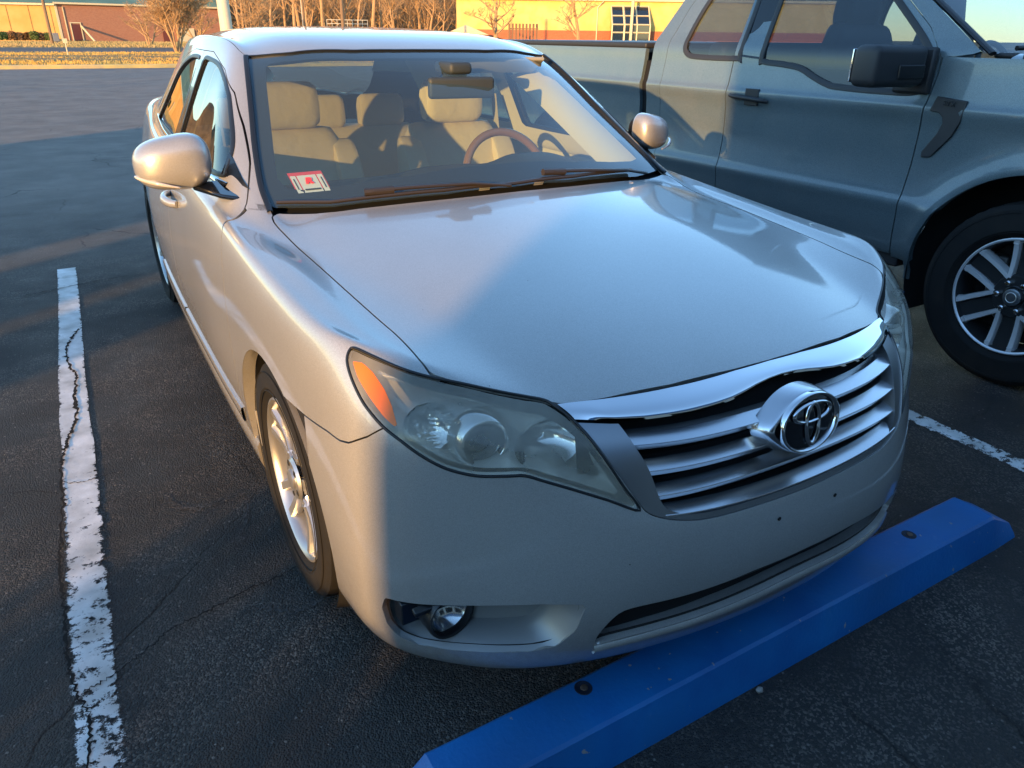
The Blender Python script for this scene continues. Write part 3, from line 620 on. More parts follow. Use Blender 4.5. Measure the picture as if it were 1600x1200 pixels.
DLO2 = crom([(2.585,1.05),(2.56,1.07),(2.562,1.24),(2.566,1.335),(2.590,1.352),(2.75,1.352),(2.90,1.335),(3.06,1.302),(3.18,1.255),(3.30,1.16),(3.40,1.07),(3.385,1.055),(3.30,1.052),(2.9,1.050)], 5, True)
DLO3 = crom([(3.42,1.13),(3.36,1.17),(3.28,1.24),(3.30,1.25),(3.42,1.205),(3.55,1.12),(3.58,1.08),(3.50,1.075)], 5, True)
PSEAM = np.array([(1.405,.30),(1.385,.55),(1.375,.80),(1.400,.93),(1.455,.985),(1.60,1.085),(1.749,1.178),(1.892,1.262),(2.073,1.325),(2.355,1.376),(2.748,1.379),(3.0,1.352),(3.2,1.305),(3.40,1.20),(3.52,1.09),(3.56,1.0),(3.55,.80),(3.46,.74),(3.42,.60),(3.40,.45),(3.38,.30)])
DOORP = np.vstack([PSEAM, [(3.36,.285),(1.41,.285)]])
ARCHF = lambda c: (lambda V: np.hypot(V[:, 1]-c[0], V[:, 2]-c[1])-c[2])
def below(curve, g=G): return lambda V: np.interp(V[:, 1], curve[:, 0], curve[:, 1])-V[:, 2]-g
def above(curve, g=G): return lambda V: V[:, 2]-np.interp(V[:, 1], curve[:, 0], curve[:, 1])-g
ygt = lambda y: (lambda V: V[:, 1]-y)
ylt = lambda y: (lambda V: y-V[:, 1])
zgt = lambda z: (lambda V: V[:, 2]-z)
zlt = lambda z: (lambda V: z-V[:, 2])
FULL = Sheet(*subdiv(*car_cage(), 4))
from mathutils.bvhtree import BVHTree
BV = BVHTree.FromPolygons(FULL.V.tolist(), FULL.F)
def near(p):
    h = BV.find_nearest(Vector((-abs(p[0]), p[1], p[2]))); 
    n_ = h[1]; return np.array(h[0]), np.array(n_ if n_.dot(Vector(h[0])-Vector((0, 2.5, .6))) > 0 or True else -n_)
def ray(o, d):
    h = BV.ray_cast(Vector(o), Vector(d)); return (np.array(h[0]), np.array(h[1])) if h[0] else (None, None)
def on_side(y, z): return ray((-2, y, z), (1, 0, 0))
def on_top(x, y): return ray((-abs(x), y, 3), (0, 0, -1))
def on_front(x, z): return ray((-abs(x), -1, z), (0, 1, 0))
def fixn(p, n_, ref=(0, 2.4, .6)):
    return n_ if n_@(p-np.array([0, min(max(p[1], .9), 4.2), .6])) > 0 else -n_
def curve_on(fn, pts):
    P, N_ = [], []
    for q in pts:
        p, n_ = fn(*q)
        if p is not None: P.append(p); N_.append(fixn(p, n_))
    return P, N_
# ------------------------------------------------------------------ the silver car
CAR = empty('parked_sedan', (0, 2.4, 0), label='silver four door sedan nosed up to the blue wheel stop, cloudy headlamps and beige seats', cat='car')
def cpart(o):   # children keep world coordinates
    o.matrix_parent_inverse = Matrix.Translation((0, -2.4, 0)); return o
class CarPar: pass
front = cut(FULL, ylt(1.55)); 
top_ok = lambda V: np.where(V[:, 2] > .76, 1., -1.)
hood = cut(cut(front, zgt(.77)), inside(pXY, HOODP))
cpart(panel('hood', hood, SILVER, CAR, both=True))
rest = cut(FULL, outside(pXY, HOODP, extra=zgt(.77)))
# windshield, roof and upper structure
ws = cut(cut(FULL, zgt(.95)), inside(pXY, WSP, -.004, extra=None)); 
ws.V = ws.V-ws.N*.004
cpart(panel('windshield', ws, WGLASS, CAR, d=0, both=True))
rest = cut(rest, outside(pXY, WSP, .0, extra=zgt(.95)))
cwl = lambda V: 1.0*((np.interp(np.abs(V[:, 0]), [0,.1,.23,.39,.5,.57,.66,.735,.8], [1.27,1.27,1.285,1.315,1.338,1.355,1.388,1.43,1.43])-V[:, 1]))
rest = cut(rest, lambda V: np.where((V[:, 2] > .93) & (np.abs(V[:, 0]) < .742) & (V[:, 1] > 1.1) & (V[:, 1] < 1.45), -np.minimum(cwl(V), .742-np.abs(V[:, 0])), 1.))
# headlamp opening, grille, slot, fog recess
lampx = lambda V: np.minimum(.70-V[:, 1], V[:, 2]-.5)
lamp = cut(cut(FULL, ylt(.7)), inside(pUZ, LAMP_UZ, .004, extra=zgt(.55)))
rest = cut(rest, outside(pUZ, LAMP_UZ, .0, extra=lampx))
gr = cut(cut(rest, ylt(.4)), inside(pXZ, GRILLE, .0015, extra=ylt(.4)))
rest = cut(rest, outside(pXZ, GRILLE, .0, extra=ylt(.35)))
rest = cut(rest, outside(pXZ, SLOT, 0, extra=ylt(.35)))
fogp = cut(cut(FULL, ylt(.6)), inside(pUZ, FOG_UZ, -.001))
rest = cut(rest, outside(pUZ, FOG_UZ, 0, extra=ylt(.6)))
rest = cut(rest, ARCHF(FW)); rest = cut(rest, ARCHF(RW))
bump = cut(cut(rest, ylt(1.0)), below(SEAM)); bump = cut(bump, lambda V: np.maximum(FW[0]-.30-V[:, 1], -1) )
cpart(panel('bumper', bump, SILVER, CAR, d=.02, both=True))
fend = cut(cut(rest, ylt(1.50)), lambda V: np.minimum(np.where(V[:, 1] < .9, above(SEAM)(V), 1), 1))
PILBASE = np.array([(1.0,2.0),(1.40,1.2),(1.405,.972),(1.43,.966)])
FEN = np.array([(.2,.60),(.2,1.2),(1.36,1.2),(1.44,1.0),(1.445,.985),(1.40,.93),(1.375,.80),(1.385,.55),(1.405,.30),(1.41,.1),(.9,.1),(.7,.60)])
fend = biggest(cut(fend, inside(pYZ, FEN)))
for sd in (1, -1): cpart(panel('fender', fend, SILVER, CAR, side=sd))
side = cut(rest, ygt(1.2)); doors = cut(side, inside(pYZ, DOORP, .0013, extra=lambda V: np.abs(V[:, 0])-.3))
for D_ in (DLO1, DLO2): doors = cut(doors, outside(pYZ, D_, 0))
BP = lambda V: np.interp(V[:, 2], [.3,1.0,1.38], [2.495,2.505,2.525])
d1 = cut(doors, lambda V: BP(V)-V[:, 1]-G); d2 = cut(doors, lambda V: V[:, 1]-BP(V)-G)
d1 = cut(d1, zgt(.29)); d2 = cut(d2, zgt(.29))
fd = {}; rd = {}
for sd in (1, -1):
    fd[sd] = cpart(panel('front_door', d1, SILVER, CAR, side=sd)); rd[sd] = cpart(panel('rear_door', d2, SILVER, CAR, side=sd))
body = cut(side, outside(pYZ, np.vstack([DOORP[:-2], [(3.40,-.1),(1.405,-.1)]]), .0013, extra=lambda V: np.abs(V[:, 0])-.3))
body = cut(body, lambda V: np.where((V[:, 1] < 1.5) & (V[:, 2] < .98), -1., 1.)*np.where(V[:, 1] < 1.5, np.maximum(np.abs(V[:, 1]-1.5), np.abs(V[:, 2]-.98)), 1))
body = cut(body, outside(pYZ, DLO3, 0, extra=lambda V: np.abs(V[:, 0])-.3))
RGP = np.array([(-.1,3.72),(.50,3.72),(.555,3.76),(.60,4.05),(.62,4.28),(.55,4.33),(-.1,4.36)])
TRP = np.array([(-.1,4.40),(.60,4.38),(.68,4.45),(.70,4.80),(.70,5.3),(-.1,5.3)])
rg = cut(body, inside(pXY, RGP, -.002, extra=zgt(1.0))); body = cut(body, outside(pXY, RGP, 0, extra=zgt(1.0)))
ROOFP = np.array([(-.1,1.8),(.0,1.8),(.60,2.0),(.615,2.10),(.612,2.5),(.61,3.3),(.58,3.62),(.56,3.715),(-.1,3.715)])
roof = cut(body, inside(pXY, ROOFP, .001, extra=zgt(1.2))); body = cut(body, outside(pXY, ROOFP, .001, extra=zgt(1.2)))
SUNR = crom([(-.1,2.22),(.0,2.22),(.2,2.225),(.36,2.25),(.405,2.29),(.41,2.5),(.40,2.66),(.36,2.69),(0,2.69),(-.1,2.69)], 4)
sun_p = cut(roof, inside(pXY, SUNR, .002)); roof = cut(roof, outside(pXY, SUNR, .002))
cpart(panel('roof', roof, SILVER, CAR, both=True, d=.02)); cpart(panel('sunroof', sun_p, SILVER, CAR, both=True, d=.02))
trunk = cut(cut(body, inside(pXY, TRP, .002, extra=zgt(.62))), zgt(.64)); body = cut(body, outside(pXY, TRP, .002, extra=zgt(.64)))
cpart(panel('rear_window', rg, SGLASS, CAR, both=True, d=0)); cpart(panel('trunk_lid', trunk, SILVER, CAR, both=True))
rb = cut(body, lambda V: np.minimum(V[:, 1]-4.30, .62-V[:, 2])); body = cut(body, lambda V: np.maximum(4.30-V[:, 1], V[:, 2]-.62)-.004)
cpart(panel('rear_bumper', rb, SILVER, CAR, both=True))
TL = np.array([(4.45,.70),(4.60,.92),(4.75,.95),(5.3,.95),(5.3,.70)])
tl = cut(cut(body, ygt(4.4)), inside(pYZ, TL, .001)); body = cut(body, outside(pYZ, TL, .001))
for sd in (1, -1):
    cpart(panel('tail_lamp', tl, mat('tail_red', (.45, .01, .01), .1, coat=1), CAR, side=sd)) if tl.F else None
    cpart(panel('body_side', body, SILVER, CAR, side=sd))
# glass of the doors
for D_, dd in ((DLO1, fd), (DLO2, rd)):
    g_ = cut(cut(cut(FULL, zgt(1.0)), lambda V: np.abs(V[:, 0])-.3), inside(pYZ, D_, -.004)); g_.V = g_.V-g_.N*.006
    for sd in (1, -1):
        o = cpart(panel('door_glass', g_, SGLASS, CAR, side=sd, d=0)); o.parent = dd[sd]
        o.matrix_parent_inverse = Matrix.Identity(4)
g_ = cut(cut(cut(FULL, zgt(1.0)), lambda V: np.abs(V[:, 0])-.3), inside(pYZ, DLO3, -.003)); g_.V = g_.V-g_.N*.003
for sd in (1, -1): cpart(panel('quarter_glass', g_, BLACKGLOSS, CAR, side=sd, d=0))
# dark structure behind the gaps
shell = cut(FULL, outside(pXY, WSP, -.02, extra=zgt(.95)))
shell = cut(shell, outside(pUZ, LAMP_UZ, -.012, extra=lampx)); shell = cut(shell, outside(pXZ, GRILLE, -.01, extra=ylt(.35)))
shell = cut(shell, outside(pXZ, SLOT, -.01, extra=ylt(.35))); shell = cut(shell, outside(pUZ, FOG_UZ, -.008, extra=ylt(.6)))
for c_ in (FW, RW): shell = cut(shell, (lambda c: lambda V: np.hypot(V[:, 1]-c[0], V[:, 2]-c[1])-c[2]-.006)(c_))
for D_ in (DLO1, DLO2): shell = cut(shell, outside(pYZ, D_, -.012, extra=lambda V: np.abs(V[:, 0])-.3))
shell = cut(shell, outside(pXY, RGP, -.012, extra=zgt(1.0)))
shell = cut(shell, lambda V: np.where((V[:, 2] > .93) & (np.abs(V[:, 0]) < .75) & (V[:, 1] > 1.1) & (V[:, 1] < 1.5), -1, 1))
shell.V = shell.V-shell.N*.014
cpart(panel('inner_structure', shell, LINER, CAR, both=True, d=0))
# ------------------------------------------------------------------ car: strips, lamps, grille
def strip(name, P, N_, w_, h, m_, parent=CAR, closed=False, off=0., both=True):
    out = []
    for sg in ((1, -1) if both else (1,)):
        V, F = ribbon(P, N_, w_, h, closed, off); V = np.array(V)*[sg, 1, 1]
        o = mobj(name, V, F if sg > 0 else [f[::-1] for f in F], m_, parent, True, sharp=40)
        if parent is CAR: cpart(o)
        out.append(o)
    return out
def lamp_curve(L, n=4, closed=True):
    P, N_ = [], []
    for q in crom([(a[0], a[1], a[2]) for a in L], n, closed):
        p, n_ = near(q); P.append(p); N_.append(fixn(p, n_))
    return P, N_
# thin black edges of the glass
P, N_ = curve_on(on_side, DLO1[::1]); strip('window_seal', P, N_, .016, .003, BLACKTRIM, closed=True)
P, N_ = curve_on(on_side, DLO2[::1]); strip('window_seal', P, N_, .016, .003, BLACKTRIM, closed=True)
belt = [(y, np.interp(y, [1.60, 1.72, 2.4, 3.0, 3.5], [1.022, 1.028, 1.030, 1.037, 1.060])) for y in np.linspace(1.60, 3.5, 30)]
P, N_ = curve_on(on_side, belt); strip('belt_molding', P, N_, .016, .006, CHROME)
# B pillar cover
for sg in (1, -1):
    q = [(2.472, 1.055), (2.590, 1.055), (2.575, 1.34), (2.478, 1.345)]; P, N_ = curve_on(on_side, q)
    V = [p+n_*.004 for p, n_ in zip(P, N_)]
    cpart(mobj('pillar_cover', np.array(V)*[sg, 1, 1], [(0, 1, 2, 3)[::sg]], BLACKGLOSS, CAR))
# windshield frit and side moldings
WSC = [(.742,1.385),(.739,1.42),(.733,1.50),(.704,1.647),(.673,1.772),(.641,1.903),(.613,2.02),(.606,2.045)]
P, N_ = curve_on(on_top, crom(WSC, 5)); N_ = [n_/np.linalg.norm(n_) for n_ in N_]
strip('windshield_molding', P, N_, .016, .006, BLACKTRIM)
def patch_xy(poly, lift, zmin=.95): 
    s = cut(cut(FULL, zgt(zmin)), inside(pXY, poly, 0)); s.V = s.V+s.N*lift; return s
FR_OUT = inside(pXY, WSP, .001)
INN = np.array([(-.1,1.36),(0,1.36),(.3,1.372),(.5,1.405),(.62,1.435),(.668,1.46),(.68,1.51),(.655,1.62),(.622,1.752),(.592,1.872),(.568,1.955),(.553,1.968),(.46,1.93),(.268,1.877),(.10,1.866),(0,1.865),(-.1,1.865)])
fr = cut(cut(cut(FULL, zgt(.95)), FR_OUT), outside(pXY, INN, 0)); fr.V = fr.V-fr.N*.007
cpart(panel('windshield_border', fr, mat('frit', (.012, .015, .02), .5), CAR, both=True, d=0))
# top header garnish
hc = [(x, np.interp(x, [0,.10,.268,.478,.575,.60], [1.913,1.914,1.925,1.979,2.034,2.045])) for x in np.linspace(-.0, .6, 24)]
P, N_ = curve_on(on_top, hc)
strip('header_seal', P, N_, .007, .002, BLACKTRIM)
# cowl under the wipers
mb = MB(); xs = np.linspace(-.74, .74, 30)
yb = lambda x: float(np.interp(abs(x), [0,.23,.39,.5,.57,.66,.74], [1.235,1.252,1.281,1.305,1.320,1.355,1.385]))
V = []; 
for x in xs:
    y = yb(x); z = on_top(min(abs(x), .738), y+.002)[0][2]
    V += [(x, y-.02, z-.018), (x, y+.02, z-.016), (x, y+.05, z-.012), (x, y+.075, z+.022)]
F = [(i*4+k, i*4+4+k, i*4+5+k, i*4+1+k) for i in range(29) for k in range(3)]
cpart(mobj('cowl_panel', V, F, BLACKTRIM, CAR))
# wipers
def wiper(p0, p1, piv, name='wiper'):
    a = cpart(mobj(name, *(lambda m_: (m_.V, m_.F))(MB().tube(p0, .009, 8, flat=.7)), WIPM, CAR, sharp=40))
    m2 = MB().tube(p1, [.012, .011, .009, .008], 8, flat=.6); b = mobj('wiper_arm', m2.V, m2.F, WIPM, a, sharp=40)
    m3 = MB().tube(piv, .011, 8); mobj('wiper_clip', m3.V, m3.F, WIPM, a, sharp=40)
    return a
WIPM = mat('wiper_black', (.035, .028, .024), .42)
def wsp(x, y, h=.02):
    h_ = BV.ray_cast(Vector((-abs(x), y, 3)), Vector((0, 0, -1))); p = Vector(h_[0]); p.x = x; p.z += h; return p
w1 = [wsp(x, yb(x)+.026+.012*(abs(x)-.3), .010) for x in np.linspace(-.715, -.10, 14)]
wiper(w1, [wsp(-.45, yb(.45)+.030, .026), wsp(-.34, yb(.34)+.026, .027), wsp(-.15, yb(.15)+.018, .024), wsp(-.02, yb(.02)+.012, .012)], [wsp(-.475, yb(.475)+.030, .024), wsp(-.39, yb(.39)+.028, .024)])
w2 = [wsp(x, yb(x)+.022+.03*max(0, (x+.05)), .010) for x in np.linspace(-.12, .55, 14)]
wiper(w2, [wsp(.16, yb(.16)+.036, .026), wsp(.3, yb(.3)+.028, .028), wsp(.5, yb(.5)+.018, .026), wsp(.62, yb(.62)+.01, .012)], [wsp(.12, yb(.12)+.036, .024), wsp(.21, yb(.21)+.034, .024)])
# black corner fillers beside the windshield base
# ---- headlamps
def hazy_lens(name):
    M = bpy.data.materials.new(name); M.use_nodes = True; n = M.node_tree.nodes; L = M.node_tree.links; n.clear()
    o = n.new('ShaderNodeOutputMaterial'); tr = n.new('ShaderNodeBsdfTransparent'); tr.inputs[0].default_value = (.93, .93, .90, 1)
    df = n.new('ShaderNodeBsdfDiffuse'); df.inputs[0].default_value = (.88, .83, .67, 1); tl_ = n.new('ShaderNodeBsdfTranslucent'); tl_.inputs[0].default_value = (.88, .83, .67, 1)
    ad = n.new('ShaderNodeMixShader'); ad.inputs[0].default_value = .5; L.new(df.outputs[0], ad.inputs[1]); L.new(tl_.outputs[0], ad.inputs[2])
    tc = n.new('ShaderNodeTexCoord'); t = n.new('ShaderNodeTexNoise'); t.inputs['Scale'].default_value = 7; t.inputs['Detail'].default_value = 8
    L.new(tc.outputs['Object'], t.inputs[0]); r = n.new('ShaderNodeMapRange'); r.inputs[1].default_value = .3; r.inputs[2].default_value = .75; r.inputs[3].default_value = .20; r.inputs[4].default_value = .50
    L.new(t.outputs[0], r.inputs[0]); m1 = n.new('ShaderNodeMixShader'); L.new(r.outputs[0], m1.inputs[0]); L.new(tr.outputs[0], m1.inputs[1]); L.new(ad.outputs[0], m1.inputs[2])
    gl = n.new('ShaderNodeBsdfGlossy'); gl.inputs['Roughness'].default_value = .16; fr_ = n.new('ShaderNodeFresnel'); ge = n.new('ShaderNodeNewGeometry'); im = n.new('ShaderNodeMath'); im.operation = 'MULTIPLY_ADD'; im.inputs[1].default_value = 1/1.5-1.5; im.inputs[2].default_value = 1.5
    L.new(ge.outputs['Backfacing'], im.inputs[0]); L.new(im.outputs[0], fr_.inputs[0])
    m2 = n.new('ShaderNodeMixShader'); L.new(fr_.outputs[0], m2.inputs[0]); L.new(m1.outputs[0], m2.inputs[1]); L.new(gl.outputs[0], m2.inputs[2]); L.new(m2.outputs[0], o.inputs[0])
    return M
LENS = hazy_lens('hazed_lens')
REFL = mat('lamp_reflector', (.85, .86, .85), .13, 1.0)
REFLD = mat('lamp_bezel', (.80, .78, .71), .35, .35)
AMBER = mat('amber', (.95, .17, .0), .4, coat=.25)
PROJ = mat('projector_glass', (.015, .018, .02), .06, 0, coat=1)
lampP, lampN = lamp_curve(LAMP3)
AMB3 = [(.822,.500,.862),(.812,.478,.862),(.800,.455,.850),(.786,.425,.826),(.776,.405,.800),(.775,.385,.772),(.786,.380,.768),(.803,.400,.784),(.818,.435,.812),(.826,.470,.838)]
for sg in (1, -1):
    hl = MB(); V = lamp.V*[sg, 1, 1]; N = lamp.N*[sg, 1, 1]
    root = cpart(panel('headlamp', lamp, LENS, CAR, side=sg, d=0))
    # housing: walls going in and a stepped back
    n = len(lampP); c = np.mean(lampP, 0); Vh = []
    for p, n_ in zip(lampP, lampN):
        p = np.array(p); q = c+(p-c)*.985-n_*.004; back = np.array([.30, .93, -.0])*np.array([1, 1, 1]); 
        dd = back/np.linalg.norm(back); 
        Vh += [q*[sg, 1, 1], (c+(q-c)*.93+dd*.055)*[sg, 1, 1], (c+(q-c)*.80+dd*.085)*[sg, 1, 1]]
    Vh.append((c+np.array([.03, .09, 0]))*[sg, 1, 1])
    Fh = [(i*3+k, ((i+1) % n)*3+k, ((i+1) % n)*3+k+1, i*3+k+1) for i in range(n) for k in (0, 1)]+[(i*3+2, ((i+1) % n)*3+2, len(Vh)-1) for i in range(n)]
    mobj('lamp_housing', Vh, Fh, REFLD, root, sharp=30)
    # black gasket line
    V2, F2 = ribbon(lampP, lampN, .0045, .0012, True); mobj('lamp_seal', np.array(V2)*[sg, 1, 1], F2, BLACKTRIM, root)
    # amber side reflector, just under the lens
    am = cut(cut(FULL, ylt(.7)), inside(pUZ, np.array([uz(p) for p in AMB3]), 0)); am.V = am.V+am.N*.0008
    mobj('side_reflector', am.V*[sg, 1, 1], am.F, AMBER, root, normals=am.N*[sg, 1, 1])
    # ribbed turn bowl
    def bowl(name, p3, r, depth, ribs=0, m_=REFL, ax=(.15, 1, -.05), inset=.03, el=1.):
        p, n_ = near(p3); ctr = Vector(p)-Vector(fixn(p, n_))*inset; a_ = Vector(ax).normalized()
        e1 = a_.cross(Vector((0, 0, 1))).normalized(); e2 = e1.cross(a_); V = []; m1_, k1 = 14, 44
        for i in range(m1_):
            t = i/(m1_-1); rr = r*math.sqrt(t)*.98+.002; z_ = depth*(1-t)
            for j in range(k1):
                a = 2*math.pi*j/k1; q = ctr+a_*(z_+(.0035*math.sin(rr*math.sin(a)*ribs) if ribs else 0))+e1*rr*math.cos(a)*el+e2*rr*math.sin(a); V.append((q.x*sg, q.y, q.z))
        F = [(i*k1+j, i*k1+(j+1) % k1, (i+1)*k1+(j+1) % k1, (i+1)*k1+j) for i in range(m1_-1) for j in range(k1)]+[tuple(range(k1))]
        return mobj(name, V, F, m_, root)
    bowl('turn_reflector', (.735, .35, .765), .052, .04, 700, el=1.0, inset=.032)
    bowl('beam_reflector', (.535, .225, .735), .052, .06, 0, el=1.35, inset=.035)
    # projector: ring, shroud and dark lens
    p, n_ = near((.655, .275, .758)); ctr = Vector(p)-Vector(fixn(p, n_))*.052; a_ = Vector((.10, 1, -.03)).normalized(); e1 = a_.cross(Vector((0, 0, 1))).normalized(); e2 = e1.cross(a_)
    def lathe_at(prof, nseg=40):
        V = []
        for (z_, rr) in prof:
            for j in range(nseg):
                a = 2*math.pi*j/nseg; q = ctr+a_*z_+e1*rr*math.cos(a)+e2*rr*math.sin(a); V.append((q.x*sg, q.y, q.z))
        return V, [(i*nseg+j, i*nseg+(j+1) % nseg, (i+1)*nseg+(j+1) % nseg, (i+1)*nseg+j) for i in range(len(prof)-1) for j in range(nseg)]
    V3, F3 = lathe_at([(.03, .062), (.0, .058), (-.014, .052), (-.018, .047), (-.013, .043), (-.002, .0415), (.02, .041)]); mobj('projector_ring', V3, F3, REFL, root)
    V3, F3 = lathe_at([(-.004, .042), (-.008, .038), (-.016, .026), (-.021, .013), (-.022, .001)]); mobj('projector_lens', V3, F3, PROJ, root)
    # eyebrow bar along the top of the lamp
    eb = crom([(.775,.475,.842),(.70,.415,.818),(.62,.352,.795),(.55,.305,.778),(.51,.272,.764)], 6); P2, N2 = [], []
    for q in eb:
        p, n_ = near(q); P2.append(p-fixn(p, n_)*.022); N2.append(fixn(p, n_))
    V2, F2 = ribbon(P2, N2, .026, .006); mobj('light_bar', np.array(V2)*[sg, 1, 1], F2, mat('light_bar', (.62, .63, .60), .4, .2), root)
# ---- chrome bar across the top of the grille (the upper part of the grille opening)
hf = lambda x: np.interp(x, [0,.1,.262,.4,.503], [.812,.811,.806,.80,.797])
V = []; nb = 12
for t in np.linspace(-1, 1, 121):
    for q in range(nb):
        sb = q/(nb-1); xr = abs(t)*.49; zt = float(hf(xr))-.002; zb = float(np.interp(xr, CHBOT[:, 0], CHBOT[:, 1])); z = zt+(zb-zt)*sb
        xe = float(np.interp(z, [.76, .779, .795, .81], [.478, .486, .499, .505])); x = t*xe; h_ = on_front(abs(x), z)[0]; y = h_[1]
        bl = math.sin(math.pi*min(1, sb*.93+.07)**1.25); V.append((x, y-.0035-.0075*bl*min(1, (1-abs(t))*9), z+.002*bl))
    V.append((V[-1][0], V[-1][1]+.022, V[-1][2]-.001))
nb += 1; F = [(i*nb+q, i*nb+q+1, (i+1)*nb+q+1, (i+1)*nb+q) for i in range(120) for q in range(nb-1)]
cpart(mobj('chrome_bar', V, F, CHROME, CAR, sharp=50))
# grille surround: satin rim following the opening
GI = np.vstack([[(-.1,.583),(0,.583)], crom([(.139,.585),(.263,.588),(.318,.596),(.352,.608),(.366,.625),(.372,.645),(.382,.69),(.398,.735),(.412,.775)], 4), [(.41,.84),(-.1,.84)]])
rim = cut(cut(gr, lambda V: np.interp(np.abs(V[:, 0]), CHBOT[:, 0], CHBOT[:, 1])-.004-V[:, 2]), outside(pXZ, GI, 0)); rim.V = rim.V-rim.N*.003
cpart(panel('grille_surround', rim, SATIND, CAR, both=True, d=.03))
# slats
gy = lambda x, z: float(on_front(min(abs(x), .5), z)[0][1])
for zc, xe in ((.731, .395), (.684, .385), (.636, .372), (.591, .345)):
    V = []; xs = np.linspace(-xe-.016, xe+.016, 61)
    for x in xs:
        dz = .012*(x/.4)**2*(0 if zc > .6 else 1.2); z = zc+dz; y = gy(x, z)+.0075
        end = max(0, (abs(x)-xe)/.035)
        y += end*.0; k = 1-end*.0
        V += [(x, y+.008, z-.015), (x, y-.0015, z-.0005), (x, y-.0005, z+.0010), (x, y+.030, z+.0115), (x, y+.048, z+.0115), (x, y+.05, z-.012)]
    F = [(i*6+k, i*6+6+k, i*6+6+(k+1) % 6, i*6+(k+1) % 6) for i in range(60) for k in range(6)]+[(0, 1, 2, 3, 4, 5), tuple(range(360, 366))[::-1]]
    if zc < .6: V = [(v[0], v[1]-.006, v[2]-.004) for v in V]
    o = cpart(mobj('grille_slat', V, F, SATIN, CAR, sharp=16))
V = []; xs = np.linspace(-.48, .48, 41)
for x in xs: V += [(x, gy(min(abs(x),.40), .7)+.11, .775), (x, gy(min(abs(x),.40), .6)+.095, .50)]
cpart(mobj('radiator_screen', V, [(i*2, i*2+2, i*2+3, i*2+1) for i in range(40)], LINER, CAR))
# emblem boss and emblem
ec = Vector((0, .058, .719)); et = R(9); eu = Vector((0, math.sin(et), math.cos(et))); ex = Vector((1, 0, 0)); en = Vector((0, -math.cos(et), math.sin(et)))
def epl(prof_fn, rings, n=72):
    V = []
    for (s_, d_) in rings:
        for j in range(n):
            a = 2*math.pi*j/n; u, v_ = prof_fn(a); q = ec+ex*u*s_+eu*v_*s_+en*d_; V.append(q)
    return V, [(i*n+j, i*n+(j+1) % n, (i+1)*n+(j+1) % n, (i+1)*n+j) for i in range(len(rings)-1) for j in range(n)]
ell = lambda a, b: (lambda t: (a*math.cos(t), b*math.sin(t)))
def bossf(t):
    c_, s_ = math.cos(t), math.sin(t); return (.0915*c_*(1+.22*abs(c_)**10), .0675*s_)
V, F = epl(bossf, [(1.10, -.045), (1.05, -.018), (1.0, -.006), (.97, -.001), (.90, .001)]); cpart(mobj('emblem_base', V, F, SATIN, CAR, sharp=60))
EMB = cpart(mobj('emblem', *epl(ell(.0885, .0655), [(1.0, -.01), (1.0, .006), (.985, .012), (.95, .013), (.90, .010), (.88, .005)]), CHROME, CAR))
V, F = epl(ell(.0885, .0655), [(.90, .005), (.5, .009), (.02, .010)]); mobj('emblem_plate', V, F, mat('emblem_black', (.006, .007, .01), .08, coat=1), EMB)
def eloop(name, cx, cz, a, b, wa, wb, off=.011, tilt=0):
    n = 64; V = []
    for j in range(n):
        t = 2*math.pi*j/n
        for (k, dd) in ((0, 0), (.3, .004), (.7, .004), (1, 0)):
            ra, rb = a-wa*k*(1-.25*math.sin(t)), b-wb*k; q = ec+ex*(cx+ra*math.cos(t))+eu*(cz+rb*math.sin(t))+en*(off+dd); V.append(q)
    mobj(name, V, [(j*4+k, ((j+1) % n)*4+k, ((j+1) % n)*4+k+1, j*4+k+1) for j in range(n) for k in range(3)], CHROME, EMB)
eloop('emblem_ring', 0, .024, .060, .0235, .010, .0065)
eloop('emblem_ring', 0, -.001, .0235, .050, .0085, .011, .0125)
# lower intake: dark mesh and lip
V = []
for x in np.linspace(-.50, .50, 41): V += [(x, gy(x, .40)+.05, .44), (x, gy(x, .36)+.05, .29)]
cpart(mobj('intake_screen', V, [(i*2, i*2+2, i*2+3, i*2+1) for i in range(40)], LINER, CAR))
mb = MB()
for z in (.375, .400):
    mb.tube([(x, gy(x, z)+.045, z) for x in np.linspace(-.42, .42, 25)], .003, 6)
cpart(mb.build('intake_mesh', BLACKTRIM, CAR, smooth=True))
V = []; xs = np.linspace(-.488, .488, 49)
SB = np.array([(0,.364),(.058,.362),(.221,.347),(.359,.330),(.458,.308),(.490,.298)])
for x in xs:
    z = float(np.interp(abs(x), SB[:, 0], SB[:, 1])); y = gy(x, z-.004)
    V += [(x, y+.0015, z-.001), (x, y-.004, z-.010), (x, y-.004, z-.018), (x, y+.001, z-.026), (x, y+.045, z-.004), (x, y+.012, z+.001)]
F = [(i*6+k, i*6+6+k, i*6+6+(k+1) % 6, i*6+(k+1) % 6) for i in range(48) for k in range(6)]
cpart(mobj('intake_lip', V, F, SILVER, CAR, sharp=60))
# plate screw holes
for x, z in ((-.089, .53), (.089, .53)):
    p = on_front(x, z)[0]; cpart(MB().lathe([(0, .0045), (-.0015, .0045), (-.0015, .0005)], 12, 'Y', (x, p[1]-.0005, z)).build('plate_screw', LINER, CAR))
